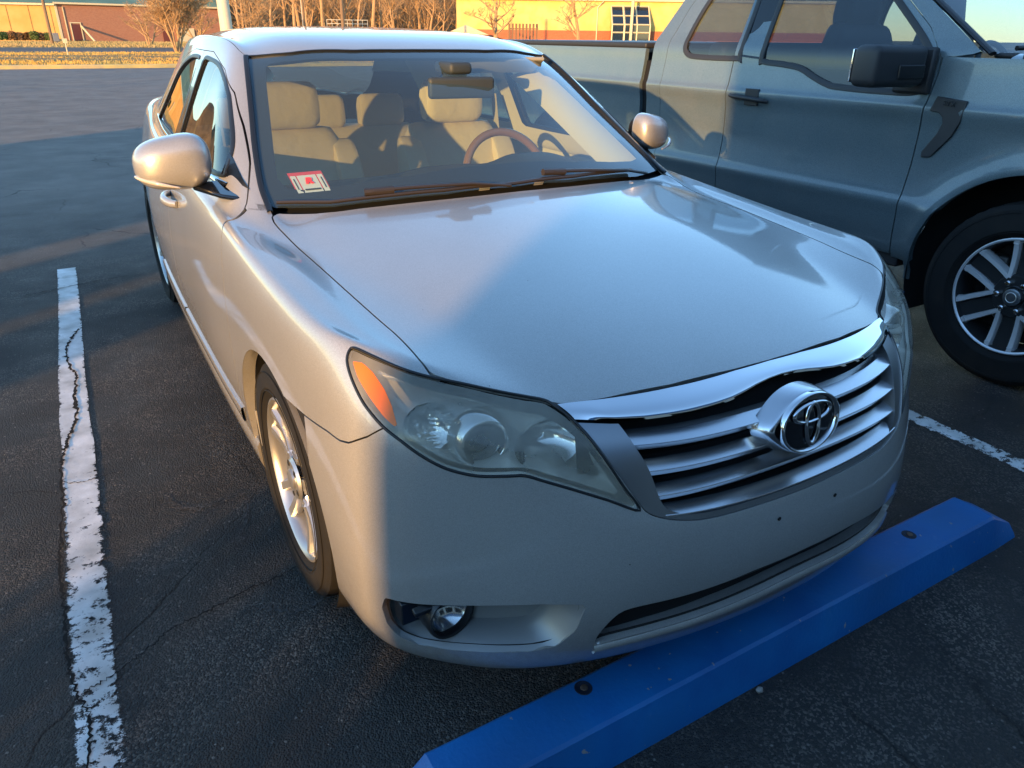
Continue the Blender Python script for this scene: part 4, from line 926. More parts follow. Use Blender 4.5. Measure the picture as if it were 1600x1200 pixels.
# ---- fog lamp recess
for sg in (1, -1):
    fb = []; fp = []
    for a in crom(FOG3, 3, True):
        p, n_ = near(a); fp.append(p)
    c = np.mean(fp, 0); n = len(fp); V = []
    for i, p in enumerate(fp):
        V += [p*[sg, 1, 1]]
        u_ = (p[0]-.51)/.33           # deeper towards the outside
        q = c+(p-c)*np.array([.86, .86, .80])+np.array([-.0, .050+.0*u_, .006]); V += [q*[sg, 1, 1]]
        q2 = c+(p-c)*.72+np.array([.03, .060, .01]); V += [q2*[sg, 1, 1]]
    F = [(i*3+k, ((i+1) % n)*3+k, ((i+1) % n)*3+k+1, i*3+k+1) for i in range(n) for k in (0, 1)]+[tuple(i*3+2 for i in range(n))]
    rec = cpart(mobj('fog_lamp_recess', V, F, SILVER if 0 else mat('bumper_inner', (.30, .30, .29), .38, .4), CAR, sharp=35))
    # fog lamp
    ctr = Vector((.726*sg, .303, .342)); m_ = MB(); a_ = Vector((.12*sg, 1, 0)).normalized(); e1 = a_.cross(Vector((0, 0, 1))).normalized(); e2 = e1.cross(a_)
    def lat(prof, ns=36):
        V = [ctr+a_*z_+e1*r_*math.cos(2*math.pi*j/ns)+e2*r_*math.sin(2*math.pi*j/ns) for (z_, r_) in prof for j in range(ns)]
        return V, [(i*ns+j, i*ns+(j+1) % ns, (i+1)*ns+(j+1) % ns, (i+1)*ns+j) for i in range(len(prof)-1) for j in range(ns)]
    fl = mobj('fog_lamp', *lat([(.06, .052), (-.012, .057), (-.018, .055), (-.016, .050), (.0, .048)]), BLACKTRIM, rec, sharp=40)
    mobj('fog_reflector', *lat([(.0, .048), (.018, .036), (.03, .018), (.034, .002)]), REFL, fl)
    mobj('fog_lens', *lat([(-.004, .049), (-.012, .040), (-.018, .022), (-.020, .001)]), glassmat('fog_glass', (.95, .95, .95), 1.2, .08), fl)
    mb = MB(); mb.box((.795*sg, .355, .345), (.022, .02, .028)); mb.box((.755*sg, .30, .375), (.05, .01, .006))
    mb.build('fog_bracket', BLACKTRIM, rec, bevel=.003)
# ---- rocker, mud flap, wheel wells
for sg in (1, -1):
    ry = np.linspace(1.30, 3.46, 26); V = []
    for y in ry:
        p = on_side(y, .285)[0]; x = abs(p[0]); V += [(-(x-.004)*sg, y, .300), (-(x+.004)*sg, y, .285), (-(x+.002)*sg, y, .235), (-(x-.012)*sg, y, .195), (-(x-.05)*sg, y, .185), (-(x-.08)*sg, y, .30)]
    F = [(i*6+k, i*6+6+k, i*6+6+(k+1) % 6, i*6+(k+1) % 6) for i in range(25) for k in range(6)]+[(0, 1, 2, 3, 4, 5), tuple(range(150, 156))[::-1]]
    o = cpart(mobj('rocker_panel', V, F, SILVER, CAR, sharp=40))
    # lower body side moulding on the doors
    for a, b, par in ((1.42, 2.49, fd[sg]), (2.51, 3.35, rd[sg])):
        P, N_ = curve_on(on_side, [(y, .345) for y in np.linspace(a, b, 20)])
        V, F = ribbon(P, N_, .05, .009); mobj('side_molding', np.array(V)*[sg, 1, 1], F, SILVER, par, sharp=50)
    for c_ in (FW, RW):
        V = []; n = 40
        for i in range(n):
            a = R(-35)+R(250)*i/(n-1); y, z = c_[0]+(c_[2]-.004)*math.cos(a), c_[1]+(c_[2]-.004)*math.sin(a)
            xo = .865 if c_ is FW else .80; V += [(-xo*sg, y, z), (-(xo-.06)*sg, c_[0]+(c_[2]+.012)*math.cos(a), c_[1]+(c_[2]+.012)*math.sin(a)), (-.56*sg, c_[0]+(c_[2]+.012)*math.cos(a), c_[1]+(c_[2]+.012)*math.sin(a)), (-.54*sg, c_[0], c_[1])]
        F = [(i*4+k, i*4+4+k, i*4+5+k, i*4+1+k) for i in range(n-1) for k in range(3)]
        cpart(mobj('wheel_liner', V, F, LINER, CAR))
    mf = MB(); mf.prism([(-.885*sg, 1.275, .42), (-.72*sg, 1.27, .42), (-.72*sg, 1.262, .27), (-.88*sg, 1.26, .265)], (0, .008, 0)); cpart(mf.build('mud_flap', mat('flap', (.35, .33, .28), .5), CAR))
    # arch flange lit inside the rear half of the arch
    V = []; n = 44
    for i in range(n):
        a = R(-12)+R(204)*i/(n-1); y, z = FW[0]+FW[2]*math.cos(a), FW[1]+FW[2]*math.sin(a); p = on_side(y, z)[0]
        if p is None: continue
        x = abs(p[0]); V += [(-(x-.002)*sg, y, z), (-(x-.035)*sg, FW[0]+(FW[2]-.004)*math.cos(a), FW[1]+(FW[2]-.004)*math.sin(a))]
    cpart(mobj('arch_flange', V, [(i*2, i*2+2, i*2+3, i*2+1) for i in range(len(V)//2-1)], SILVER, CAR))
# ------------------------------------------------------------------ wheels
ALLOY = mat('alloy', (.50, .50, .49), .33, .8, bump=(600, .00004)); ALLOYD = mat('alloy_dark', (.035, .037, .04), .35, .4); TYRE = mat('tyre', (.012, .012, .0125), .80, spec=.25, bump=(160, .0006), noise=(9, (.020, .018, .016), .45, .8, 8))
DISC = mat('brake_disc', (.28, .27, .26), .35, .9); METALD = mat('dark_metal', (.05, .05, .05), .5, .6)
def tyre_mesh(r, rim_r, w_, c, sg, parent):
    """sg=-1: outer face towards -x"""
    hw = w_/2; prof = [(-hw*.80, rim_r-.004), (-hw*.96, rim_r+.012), (-hw*1.03, rim_r+(r-rim_r)*.35), (-hw*1.04, rim_r+(r-rim_r)*.55), (-hw*.98, r-.022), (-hw*.90, r-.008), (-hw*.80, r-.003)]
    for g in (-.45, 0, .45):
        prof += [(hw*(g-.09), r), (hw*(g-.07), r-.008), (hw*(g+.07), r-.008), (hw*(g+.09), r)]
    prof += [(hw*.80, r-.003), (hw*.90, r-.008), (hw*1.03, r-.03), (hw*1.04, rim_r+.03), (hw*.8, rim_r-.004)]
    n = 90; V = []
    for (a, rr) in prof:
        for j in range(n):
            t = 2*math.pi*j/n; k = rr
            if rr > r-.004 and j % 2 == 0 and abs(a) > hw*.5: k = rr-.005
            V.append((c[0]-sg*a*-1, c[1]+k*math.cos(t), c[2]+k*math.sin(t)))
    F = [(i*n+j, i*n+(j+1) % n, (i+1)*n+(j+1) % n, (i+1)*n+j) for i in range(len(prof)-1) for j in range(n)]
    o = mobj('tyre', V, F, TYRE, parent, sharp=35)
    # moulded ribs on the sidewall
    m_ = MB()
    for rr in (rim_r+.022, rim_r+(r-rim_r)*.72): m_.lathe([(sg*hw*1.035, rr-.0015), (sg*(hw*1.045+.0012), rr), (sg*hw*1.035, rr+.0015)], 72, 'X', c)
    o2 = mobj('sidewall_rib', m_.V, m_.F, TYRE, parent, sharp=60)
    return o
def spoke(p0, p1, w0, w1, d0, d1, th, sg, c, ang, side0=0., side1=0.):
    """one radial bar of an alloy wheel, p = radius, d = how far in from the face"""
    V = []; n = 8
    for i in range(n):
        t = i/(n-1); r = p0+(p1-p0)*t; wd = w0+(w1-w0)*t; d = d0+(d1-d0)*t+.010*math.sin(math.pi*t); sd = side0+(side1-side0)*t
        for (k, dd) in ((-1, .012), (-.72, 0), (.72, 0), (1, .012), (.8, th), (-.8, th)):
            u = r; v = sd+k*wd/2; y = u*math.cos(ang)-v*math.sin(ang); z = u*math.sin(ang)+v*math.cos(ang)
            V.append((c[0]-sg*(d+dd)*1.0, c[1]+y, c[2]+z))
    return V, [(i*6+k, i*6+(k+1) % 6, i*6+6+(k+1) % 6, i*6+6+k) for i in range(n-1) for k in range(6)]+[(0, 1, 2, 3, 4, 5)[::-1], tuple((n-1)*6+k for k in range(6))]
def car_wheel(c, sg, parent, a0=0.3):
    """c = centre of the outer face"""
    m_ = MB(); cc = (c[0]-sg*.02, c[1], c[2]); 
    m_.lathe([(0-sg*.0, .232), (sg*.002, .226), (-sg*.004, .219), (-sg*.02, .213), (-sg*.10, .205), (-sg*.19, .215)], 72, 'X', c)
    for k in range(5):
        for q in (-.16, .16):
            V, F = spoke(.045, .216, .022, .034, .012, .006, .03, sg, c, a0+2*math.pi*k/5+q*1.25, side0=-.03*q, side1=.0); m_.add(V, F)
        V, F = spoke(.03, .08, .05, .05, .012, .012, .03, sg, c, a0+2*math.pi*k/5); m_.add(V, F)
    m_.lathe([(-sg*.012, .062), (-sg*.004, .055), (-sg*.004, .032)], 36, 'X', c)
    w_ = m_.build('wheel', ALLOY, parent, smooth=True, sharp=30)
    h = MB().lathe([(-sg*.006, .032), (sg*.002, .030), (sg*.005, .020), (sg*.006, .001)], 30, 'X', c).build('hub_cap', ALLOY, w_, smooth=True)
    tyre_mesh(.334, .232, .215, (c[0]-sg*.098, c[1], c[2]), sg, w_)
    MB().lathe([(-sg*.085, .150), (-sg*.083, .145), (-sg*.083, .06), (-sg*.06, .055), (-sg*.06, .001)], 48, 'X', c).build('brake_disc', DISC, w_, smooth=True)
    for k in range(5):
        a = a0+.628+2*math.pi*k/5; m_ = MB(); m_.lathe([(-sg*.02, .009), (-sg*.002, .009), (-sg*.0, .001)], 6, 'X', (c[0], c[1]+.047*math.cos(a), c[2]+.047*math.sin(a))); m_.build('lug_nut', METALD, w_)
    MB().box((c[0]-sg*.085, c[1]+.11, c[2]+.06), (.03, .03, .06)).build('brake_caliper', METALD, w_, bevel=.008)
    m_ = MB().lathe([(-sg*.13, .15), (-sg*.13, .001)], 32, 'X', c).build('back_plate', LINER, w_)
    return w_
for sg in (-1, 1):
    for (y, a0, xo) in ((.985, .45, .868), (3.80, 1.0, .835)):
        cpart(car_wheel((sg*xo, y, .334), sg, CAR, a0))
# ------------------------------------------------------------------ door mirrors of the car
def sup(v, e): return math.copysign(abs(v)**e, v)
for sg in (1, -1):
    V = []; nu, nv = 40, 24; c = Vector((-.938, 1.725, 1.083)); n0 = 0
    for i in range(nv+1):
        ph = -math.pi/2+math.pi*i/nv
        for j in range(nu):
            th = 2*math.pi*j/nu
            x = sup(math.cos(ph), .62)*sup(math.cos(th), .68); y = sup(math.cos(ph), .62)*sup(math.sin(th), .68); z = sup(math.sin(ph), .80)
            y2 = y*.085 if y < 0 else y*.025
            taper = 1+.16*x                                  # taller on the inner side
            V.append(((c.x+x*(.108 if sg > 0 else .092)+(.012 if sg < 0 else 0))*sg, c.y+y2+.020*(-x-.2), c.z+z*(.078 if sg > 0 else .070)*taper+(-.012*(-x)*(1 if z < 0 else .55)) ))
    F = [(i*nu+j, i*nu+(j+1) % nu, (i+1)*nu+(j+1) % nu, (i+1)*nu+j)[::sg] for i in range(nv) for j in range(nu)]
    mr = cpart(mobj('door_mirror', V, F, SILVER, CAR))
    # mirror glass on the rear face
    V = []
    for j in range(32):
        th = 2*math.pi*j/32; V.append(((c.x+.092*sup(math.cos(th), .7))*sg, c.y+.032-.01*math.cos(th), c.z+.062*sup(math.sin(th), .7)))
    mobj('mirror_glass', V, [tuple(range(32))], CHROME, mr, smooth=False)
    # seam line and turn strip along the lower outer edge
    pts = []
    for t in np.linspace(0, 1, 16): pts.append(((c.x-.108+.11*t**1.3)*sg, c.y-.010-.088*math.sin(t*1.35)*.98, c.z-.034-.028*t))
    mobj('turn_strip', *(lambda q: (q.V, q.F))(MB().tube(pts, [.003+.004*math.sin(math.pi*min(1, k/15+.1)) for k in range(16)], 8)), mat('clear_strip', (.55, .5, .45), .15, 0, coat=1), mr)
    # arm and sail
    m_ = MB(); m_.prism([((-.85)*sg, 1.70, 1.008), ((-.90)*sg, 1.67, 1.004), ((-.84)*sg, 1.55, .992), ((-.795)*sg, 1.50, .988), ((-.795)*sg, 1.66, 1.02)], (0, 0, .014)); m_.build('mirror_arm', BLACKGLOSS, mr, bevel=.005)
    P, N_ = curve_on(on_side, [(1.50, 1.020), (1.662, 1.046), (1.690, 1.105), (1.66, 1.092), (1.56, 1.045)])
    V = [(p+n_*.004)*np.array([sg, 1, 1]) for p, n_ in zip(P, N_)]; mobj('mirror_sail', V, [tuple(range(5))[::sg]], BLACKGLOSS, mr, smooth=False)
# door handles
for sg in (1, -1):
    for (y, dd) in ((2.28, fd[sg]), (3.22, rd[sg])):
        p0 = on_side(y-.10, .868)[0]; p1 = on_side(y+.10, .875)[0]; pts = []
        for t in np.linspace(0, 1, 12):
            q = p0+(p1-p0)*t; pts.append(((q[0]-.004-.032*math.sin(math.pi*t)**.6)*sg, q[1], q[2]))
        m_ = MB().tube(pts, [.010+.004*math.sin(math.pi*k/11) for k in range(12)], 10, flat=1.3)
        mobj('handle', m_.V, m_.F, SILVER, dd, sharp=60)
# sun-lit inspection sticker on the windshield and the toll tag
def on_ws(x, y): return on_top(x, y)
STK = []
def ws_pt(x, z):
    h = BV.ray_cast(Vector((-abs(x), 0, z)), Vector((0, 1, 0))); p = np.array(h[0]); p[0] = x; return p
sy = [ws_pt(-.644, 1.014), ws_pt(-.548, 1.020), ws_pt(-.552, 1.069), ws_pt(-.648, 1.063)]
offs = np.array([0, -.0065, .0055]); ST = mobj('inspection_sticker', [p+offs*-1 for p in sy], [(0, 1, 2, 3)], mat('sticker_red', (.75, .06, .07), .5), CAR, smooth=False); cpart(ST)
def quad_in(a0, a1, b0, b1, lift):
    q = []
    for (a, b) in ((a0, b0), (a1, b0), (a1, b1), (a0, b1)):
        lo = sy[0]+(sy[1]-sy[0])*a; hi = sy[3]+(sy[2]-sy[3])*a; q.append(lo+(hi-lo)*b-offs+offs*lift)
    return q
STW = mat('sticker_white', (.72, .68, .60), .5); STR = bpy.data.materials['sticker_red']; STK_ = mat('sticker_ink', (.03, .03, .03), .6)
mobj('sticker_face', sum([quad_in(.03, .19, .05, .84, .12), quad_in(.225, .775, .05, .84, .12), quad_in(.81, .97, .05, .84, .12)], []), [(0, 1, 2, 3), (4, 5, 6, 7), (8, 9, 10, 11)], STW, ST, smooth=False)
def letters(txt, name, m_, parent, P, ux, uy, size, depth=.0004, bold=0):
    cu = bpy.data.curves.new(name, 'FONT'); cu.body = txt; cu.size = size; cu.extrude = depth; cu.offset = bold; cu.align_x = 'CENTER'; cu.align_y = 'CENTER'
    o = bpy.data.objects.new(name, cu); C.objects.link(o); bpy.context.view_layer.update()
    me = bpy.data.meshes.new_from_object(o.evaluated_get(bpy.context.evaluated_depsgraph_get())); bpy.data.objects.remove(o)
    ux = Vector(ux).normalized(); uy = Vector(uy); uy = (uy-ux*uy.dot(ux)).normalized(); uz_ = ux.cross(uy)
    for v in me.vertices: v.co = Vector(P)+ux*v.co.x+uy*v.co.y+uz_*v.co.z
    me.materials.clear(); me.materials.append(m_); me.name = name
    return link(bpy.data.objects.new(name, me), parent)
cen = np.mean(quad_in(.225, .775, .25, .84, .35), 0)
letters('R', 'letter_mark', STR, ST, cen+np.array([0, -.0012, .0010]), sy[1]-sy[0], sy[3]-sy[0], .034, bold=.0025)
mobj('print_line', sum([quad_in(.27+.0*k, .73, .13, .21, .3) for k in range(1)]+[quad_in(.08, .11, .2, .7, .3), quad_in(.88, .91, .2, .7, .3)], []), [(0, 1, 2, 3), (4, 5, 6, 7), (8, 9, 10, 11)], STK_, ST, smooth=False)
# ------------------------------------------------------------------ cabin
def rbox(name, c, h, m_, parent, r=.03, rot=None, seg=4, sub=False):
    m2 = MB(); m2.box((0, 0, 0), h); o = m2.build(name, m_, parent, bevel=r, seg=seg, sharp=180)
    mt = Matrix.Translation(c) @ (rot.to_4x4() if rot is not None else Matrix.Identity(4)); o.data.transform(mt); return o
def cushion(name, prof, x0, x1, m_, parent, side_bulge=.0, puff=.02):
    """prof: closed outline in (y,z), swept in x with rounded ends"""
    prof = crom(prof, 5, True); c = prof.mean(0); xs = np.linspace(-1, 1, 15); V = []; n = len(prof); cx = (x0+x1)/2; hx = (x1-x0)/2
    for t in xs:
        k = (1-abs(t)**6)**.5*.12+.88 if abs(t) < 1 else .80
        for p in prof: q = c+(p-c)*k; V.append((cx+t*hx, q[0], q[1]))
    F = [(i*n+j, i*n+(j+1) % n, (i+1)*n+(j+1) % n, (i+1)*n+j) for i in range(14) for j in range(n)]+[tuple(range(n))[::-1], tuple(14*n+j for j in range(n))]
    o = mobj(name, V, F, m_, parent, sharp=50); return o
CW = []
def seat(cx, y0, w_, head=True, hz=0, hw=.135, hh=.085):
    back = cushion('seat_back', [(y0+.05, .42), (y0-.06, .45), (y0-.03, .65), (y0+.06, .86), (y0+.13, 1.04), (y0+.20, 1.08), (y0+.23, 1.02), (y0+.17, .7)], cx-w_/2, cx+w_/2, LEATHER, CAR); cpart(back)
    for s_ in (-1, 1):
        b = cushion('seat_bolster', [(y0+.02, .45), (y0-.10, .50), (y0-.08, .68), (y0+.02, .88), (y0+.10, 1.0), (y0+.17, 1.0), (y0+.15, .7)], cx+s_*w_*.5-.055, cx+s_*w_*.5+.055, LEATHER, back)
    cs = cushion('seat_cushion', [(y0+.05, .30), (y0-.45, .33), (y0-.50, .42), (y0-.42, .50), (y0, .47)], cx-w_/2, cx+w_/2, LEATHER, CAR); cpart(cs)
    if head:
        h_ = cushion('headrest', [(y0+.13, 1.085+hz), (y0+.115, 1.17+hz), (y0+.14, 1.085+hz+hh*2), (y0+.19, 1.095+hz+hh*2), (y0+.225, 1.18+hz), (y0+.20, 1.085+hz)], cx-hw, cx+hw, LEATHER, CAR); cpart(h_)
        m2 = MB()
        for s_ in (-1, 1): m2.tube([(cx+s_*.06, y0+.17, 1.0), (cx+s_*.06, y0+.17, 1.10+hz)], .006, 8)
        m2.build('headrest_post', CHROME, h_, smooth=True)
seat(-.38, 2.34, .46, hw=.14, hh=.080); seat(.38, 2.30, .46, hw=.14, hh=.080)
rbk = cushion('rear_seat_back', [(3.22, .42), (3.08, .45), (3.12, .70), (3.24, .94), (3.32, .99), (3.38, .95), (3.34, .6)], -.62, .62, LEATHER, CAR); cpart(rbk)
cpart(cushion('rear_seat_cushion', [(3.15, .30), (2.72, .34), (2.68, .44), (2.80, .50), (3.12, .46)], -.62, .62, LEATHER, CAR))
for x in (-.38, .02, .36): cpart(cushion('headrest', [(3.28, .985), (3.27, 1.05), (3.29, 1.135), (3.33, 1.14), (3.365, 1.06), (3.35, .985)], x-.125, x+.125, LEATHER, CAR))
cpart(rbox('parcel_shelf', (0, 3.55, .965), (.60, .20, .012), DASH, CAR, .008))
cpart(rbox('cabin_floor', (0, 2.35, .27), (.74, 1.0, .02), DASH, CAR, .01))
cpart(rbox('center_console', (0, 2.05, .48), (.12, .50, .16), DASH, CAR, .03))
# headliner and pillar trims follow the roof from inside
hlr = cut(cut(FULL, zgt(1.26)), outside(pXY, WSP, -.015)); hlr = cut(cut(hlr, outside(pXY, RGP, -.02)), lambda V: V[:, 1]-1.9)
for D_ in (DLO1, DLO2): hlr = cut(hlr, outside(pYZ, D_, -.012, extra=lambda V: np.abs(V[:, 0])-.3))
hlr.V = hlr.V-hlr.N*.035; cpart(panel('headliner', hlr, HEADL, CAR, both=True, d=0))
dt = cut(cut(FULL, lambda V: np.minimum(V[:, 1]-1.42, 3.45-V[:, 1])), lambda V: np.minimum(V[:, 2]-.33, 1.40-V[:, 2])); dt = cut(dt, lambda V: np.abs(V[:, 0])-.55)
for D_ in (DLO1, DLO2): dt = cut(dt, outside(pYZ, D_, -.016))
dt = cut(dt, lambda V: np.where(V[:, 1] < 1.95, 1.03-V[:, 2], 1.)); dt.V = dt.V-dt.N*.045
for sd in (1, -1): cpart(panel('door_trim', dt, CREAM, CAR, side=sd, d=0))
# A pillar trims (cream), seen through the glass on the driver's side
for sg in (1, -1):
    V = []
    for (x, y, z) in crom([(.735, 1.44, .985), (.70, 1.62, 1.09), (.668, 1.76, 1.175), (.635, 1.90, 1.26), (.605, 2.03, 1.335)], 5):
        V += [(-(x-.015)*sg, y+.02, z-.012), (-(x-.055)*sg, y+.055, z-.025), (-(x+.0)*sg, y+(.06 if sg > 0 else .13), z-.02)] if sg > 0 else [(x-.01, y+.02, z-.010), (x-.075, y+.045, z-.030), (x-.10, y+.12, z-.05), (x, y+.17, z-.03)]
    c4 = 3 if sg > 0 else 4; F = [(i*c4+k, i*c4+c4+k, i*c4+c4+1+k, i*c4+1+k) for i in range(len(V)//c4-1) for k in range(c4-1)]
    cpart(mobj('pillar_trim', V, F, CREAM, CAR, sharp=60))
# dashboard
V = []; nx, ny = 49, 14
for i in range(nx):
    x = -.70+1.40*i/(nx-1)
    for j in range(ny):
        t = j/(ny-1); y = 1.33+.10*(1-(x/.7)**2)*0+.50*t+(.05*(x/.7)**2); 
        z = .968-.020*(x/.7)**2+.020*math.sin(t*math.pi*.6)
        z += .045*math.exp(-((x-.37)/.17)**4)*math.exp(-((t-.72)/.32)**4)
        z += .018*math.exp(-((x)/.17)**4)*math.exp(-((t-.75)/.3)**4)
        if t > .9: z -= (t-.9)*2.2
        V.append((x, y, z))
F = [(i*ny+j, (i+1)*ny+j, (i+1)*ny+j+1, i*ny+j+1) for i in range(nx-1) for j in range(ny-1)]
D0 = cpart(mobj('dashboard', V, F, DASH, CAR)); m2 = MB(); m2.box((0, 1.80, .70), (.70, .05, .15)); m2.box((.37, 1.86, .86), (.05, .08, .03)); m2.build('dash_lower', DASH, D0, bevel=.02)
# steering wheel
m2 = MB(); sc_ = Vector((.37, 1.93, .905)); tilt = Matrix.Rotation(R(-24), 3, 'X'); pts = []
for k in range(49):
    a = 2*math.pi*k/48; pts.append(sc_+tilt @ Vector((.19*math.cos(a), 0, .19*math.sin(a))))
V, F = [], []
m2.tube(pts, .0165, 12, caps=False); SWH = cpart(m2.build('steering_wheel', WOOD, CAR, smooth=True, sharp=180))
m2 = MB(); m2.box(sc_+tilt @ Vector((0, -.01, -.01)), (.07, .02, .055), rot=tilt)
for a in (0, math.pi, -math.pi/2): m2.box(sc_+tilt @ Vector((.12*math.cos(a), -.005, .12*math.sin(a))), (.055 if a != -math.pi/2 else .02, .008, .014 if a != -math.pi/2 else .05), rot=tilt)
m2.build('wheel_hub', DASH, SWH, bevel=.012)
# rear view mirror and sensor pod
m2 = rbox('rear_view_mirror', (.055, 1.725, 1.272), (.125, .014, .036), DASH, CAR, .013, Matrix.Rotation(R(-6), 3, 'Z')); cpart(m2)
cpart(rbox('sensor_pod', (.06, 1.80, 1.335), (.045, .07, .02), DASH, CAR, .015))
# sun visor (driver) and seat belts
cpart(rbox('sun_visor', (.37, 1.98, 1.335), (.17, .055, .008), HEADL, CAR, .007, Matrix.Rotation(R(-28), 3, 'X')))
for sg in (1, -1):
    m2 = MB(); q = [Vector((-.635*sg, 2.50, 1.19)), Vector((-.64*sg, 2.46, .95)), Vector((-.62*sg, 2.42, .5))]
    for a, b in zip(q, q[1:]): m2.prism([a, b, b+Vector((0, .05, 0)), a+Vector((0, .05, 0))], (.002, 0, 0))
    cpart(m2.build('seat_belt', mat('belt_web', (.42, .36, .24), .8), CAR))
# ------------------------------------------------------------------ the pickup truck in the next bay
TPAINT = paint('truck_paint', (.066, .122, .145), .30, .36, dust=.18)
TGLASS = glassmat('truck_glass', (.34, .40, .46), 1.9, .05, (.30, .38, .46))
TPLAST = mat('truck_plastic', (.028, .029, .032), .5, bump=(700, .0002))
TX = 3.285
TR = empty('pickup_truck', (TX, 2.5, 0), label='large slate blue extended cab pickup truck parked right of the silver sedan', cat='pickup truck')
def tpart(o):
    o.matrix_parent_inverse = Matrix.Translation((0, -2.5, 0)); return o
PROF = crom([(.930,.40),(.972,.47),(.992,.56),(1.003,.655),(1.012,.715),(.996,.775),(.985,.90),(.992,1.06),(1.006,1.15),(.994,1.195),(.978,1.30),(.968,1.39),(.935,1.47),(.88,1.63),(.825,1.79),(.775,1.875),(.66,1.915),(.35,1.94),(0,1.945)], 5)
def tsheet(y0, y1, zmax=None, dy=.025, prof=PROF):
    ys = np.arange(y0, y1+dy*.5, dy); n = len(prof); V = []; N = []
    tan = np.gradient(prof, axis=0); nn = np.stack([tan[:, 1], -tan[:, 0]], 1); nn /= np.linalg.norm(nn, axis=1)[:, None]
    for y in ys:
        for (a, z), q in zip(prof, nn): V.append((-a, y, z)); N.append((-q[0], 0, q[1]))
    V = np.array(V); N = np.array(N)
    # wheel arch flare and slight plan curve
    r_ = np.hypot(V[:, 1]-.755, V[:, 2]-.44); fl = .030*np.exp(-((r_-.50)/.075)**2)*(V[:, 2] < 1.15)*(V[:, 2] > .30)
    V[:, 0] -= fl*(np.abs(V[:, 0]) > .9); low = np.clip((.2-V[:, 1])/.9, 0, 1)**2; V[:, 0] += low*.16*(np.abs(V[:, 0]) > .5)
    g_ = np.zeros((len(ys)*n, 3)); G3 = V.reshape(len(ys), n, 3); du = np.gradient(G3, axis=0); dv = np.gradient(G3, axis=1); N = np.cross(du.reshape(-1, 3), dv.reshape(-1, 3))
    N /= np.linalg.norm(N, axis=1)[:, None]+1e-12; sgn = np.where(N[:, 0]*-1*1.0 + N[:, 2] > 0, 1, -1); N *= sgn[:, None]
    F = [(i*n+j, i*n+j+1, (i+1)*n+j+1, (i+1)*n+j) for i in range(len(ys)-1) for j in range(n-1)]
    return Sheet(V, N, F)
TS = tsheet(-.45, 5.75)
TA = (.755, .425, .515); TRW = (4.40, .425, .50)
TSa = cut(TS, ARCHF(TA)); TSa = cut(TSa, ARCHF(TRW))
cabcut = lambda V: V[:, 1]-(1.175+(V[:, 2]-1.392)*1.56)          # behind the windshield plane
bb = lambda V: np.interp(V[:, 2], [.4, 1.2, 1.43, 1.65, 1.90, 1.95], [3.345, 3.345, 3.335, 3.20, 3.02, 2.98])-V[:, 1]
fen_t = cut(cut(cut(TSa, zlt(1.375)), zgt(.44)), lambda V: np.interp(V[:, 2], [.4,.8,1.15,1.30,1.38], [1.388,1.378,1.365,1.350,1.352])-V[:, 1]-.003)
cab = cut(cut(TS, zgt(.455)), lambda V: V[:, 1]-np.interp(V[:, 2], [.4,.8,1.15,1.30,1.38,1.393], [1.388,1.378,1.365,1.350,1.352,1.176])-.003)
cab = cut(cut(cab, lambda V: np.where(V[:, 2] > 1.39, cabcut(V), 1.)), bb)
DF = np.array([(1.35,.46),(1.352,1.30),(1.355,1.37),(1.405,1.43),(1.47,1.50),(1.62,1.61),(1.80,1.74),(1.93,1.822),(2.02,1.838),(2.60,1.845),(2.612,1.50),(2.615,.46)])
DR = np.array([(2.615,.46),(2.612,1.50),(2.60,1.845),(2.90,1.835),(3.0,1.79),(3.12,1.62),(3.20,1.43),(3.21,1.2),(3.19,.46)])
TW1 = crom([(1.425,1.225),(1.415,1.29),(1.415,1.375),(1.45,1.425),(1.64,1.575),(1.83,1.715),(1.95,1.775),(2.10,1.79),(2.385,1.79),(2.405,1.77),(2.405,1.36),(2.39,1.325),(2.26,1.315),(2.13,1.30),(2.03,1.262),(1.94,1.232),(1.86,1.220),(1.6,1.215)], 4, True)
TW2 = crom([(2.585,1.335),(2.57,1.36),(2.57,1.76),(2.59,1.785),(2.80,1.78),(2.88,1.755),(2.965,1.65),(3.025,1.51),(3.045,1.41),(3.02,1.355),(2.93,1.335)], 4, True)
far_side = lambda V: np.abs(V[:, 0])-.6
d_f = cut(cut(cab, inside(pYZ, DF, .003, extra=far_side)), outside(pYZ, TW1, 0)); d_r = cut(cut(cab, inside(pYZ, DR, .003, extra=far_side)), outside(pYZ, TW2, 0))
cab_b = cut(cut(cab, outside(pYZ, DF, .0, extra=far_side)), outside(pYZ, DR, .0, extra=far_side))
bed = cut(cut(cut(TSa, ygt(3.415)), zlt(1.375)), zgt(.47)); bed = cut(bed, ylt(5.7))
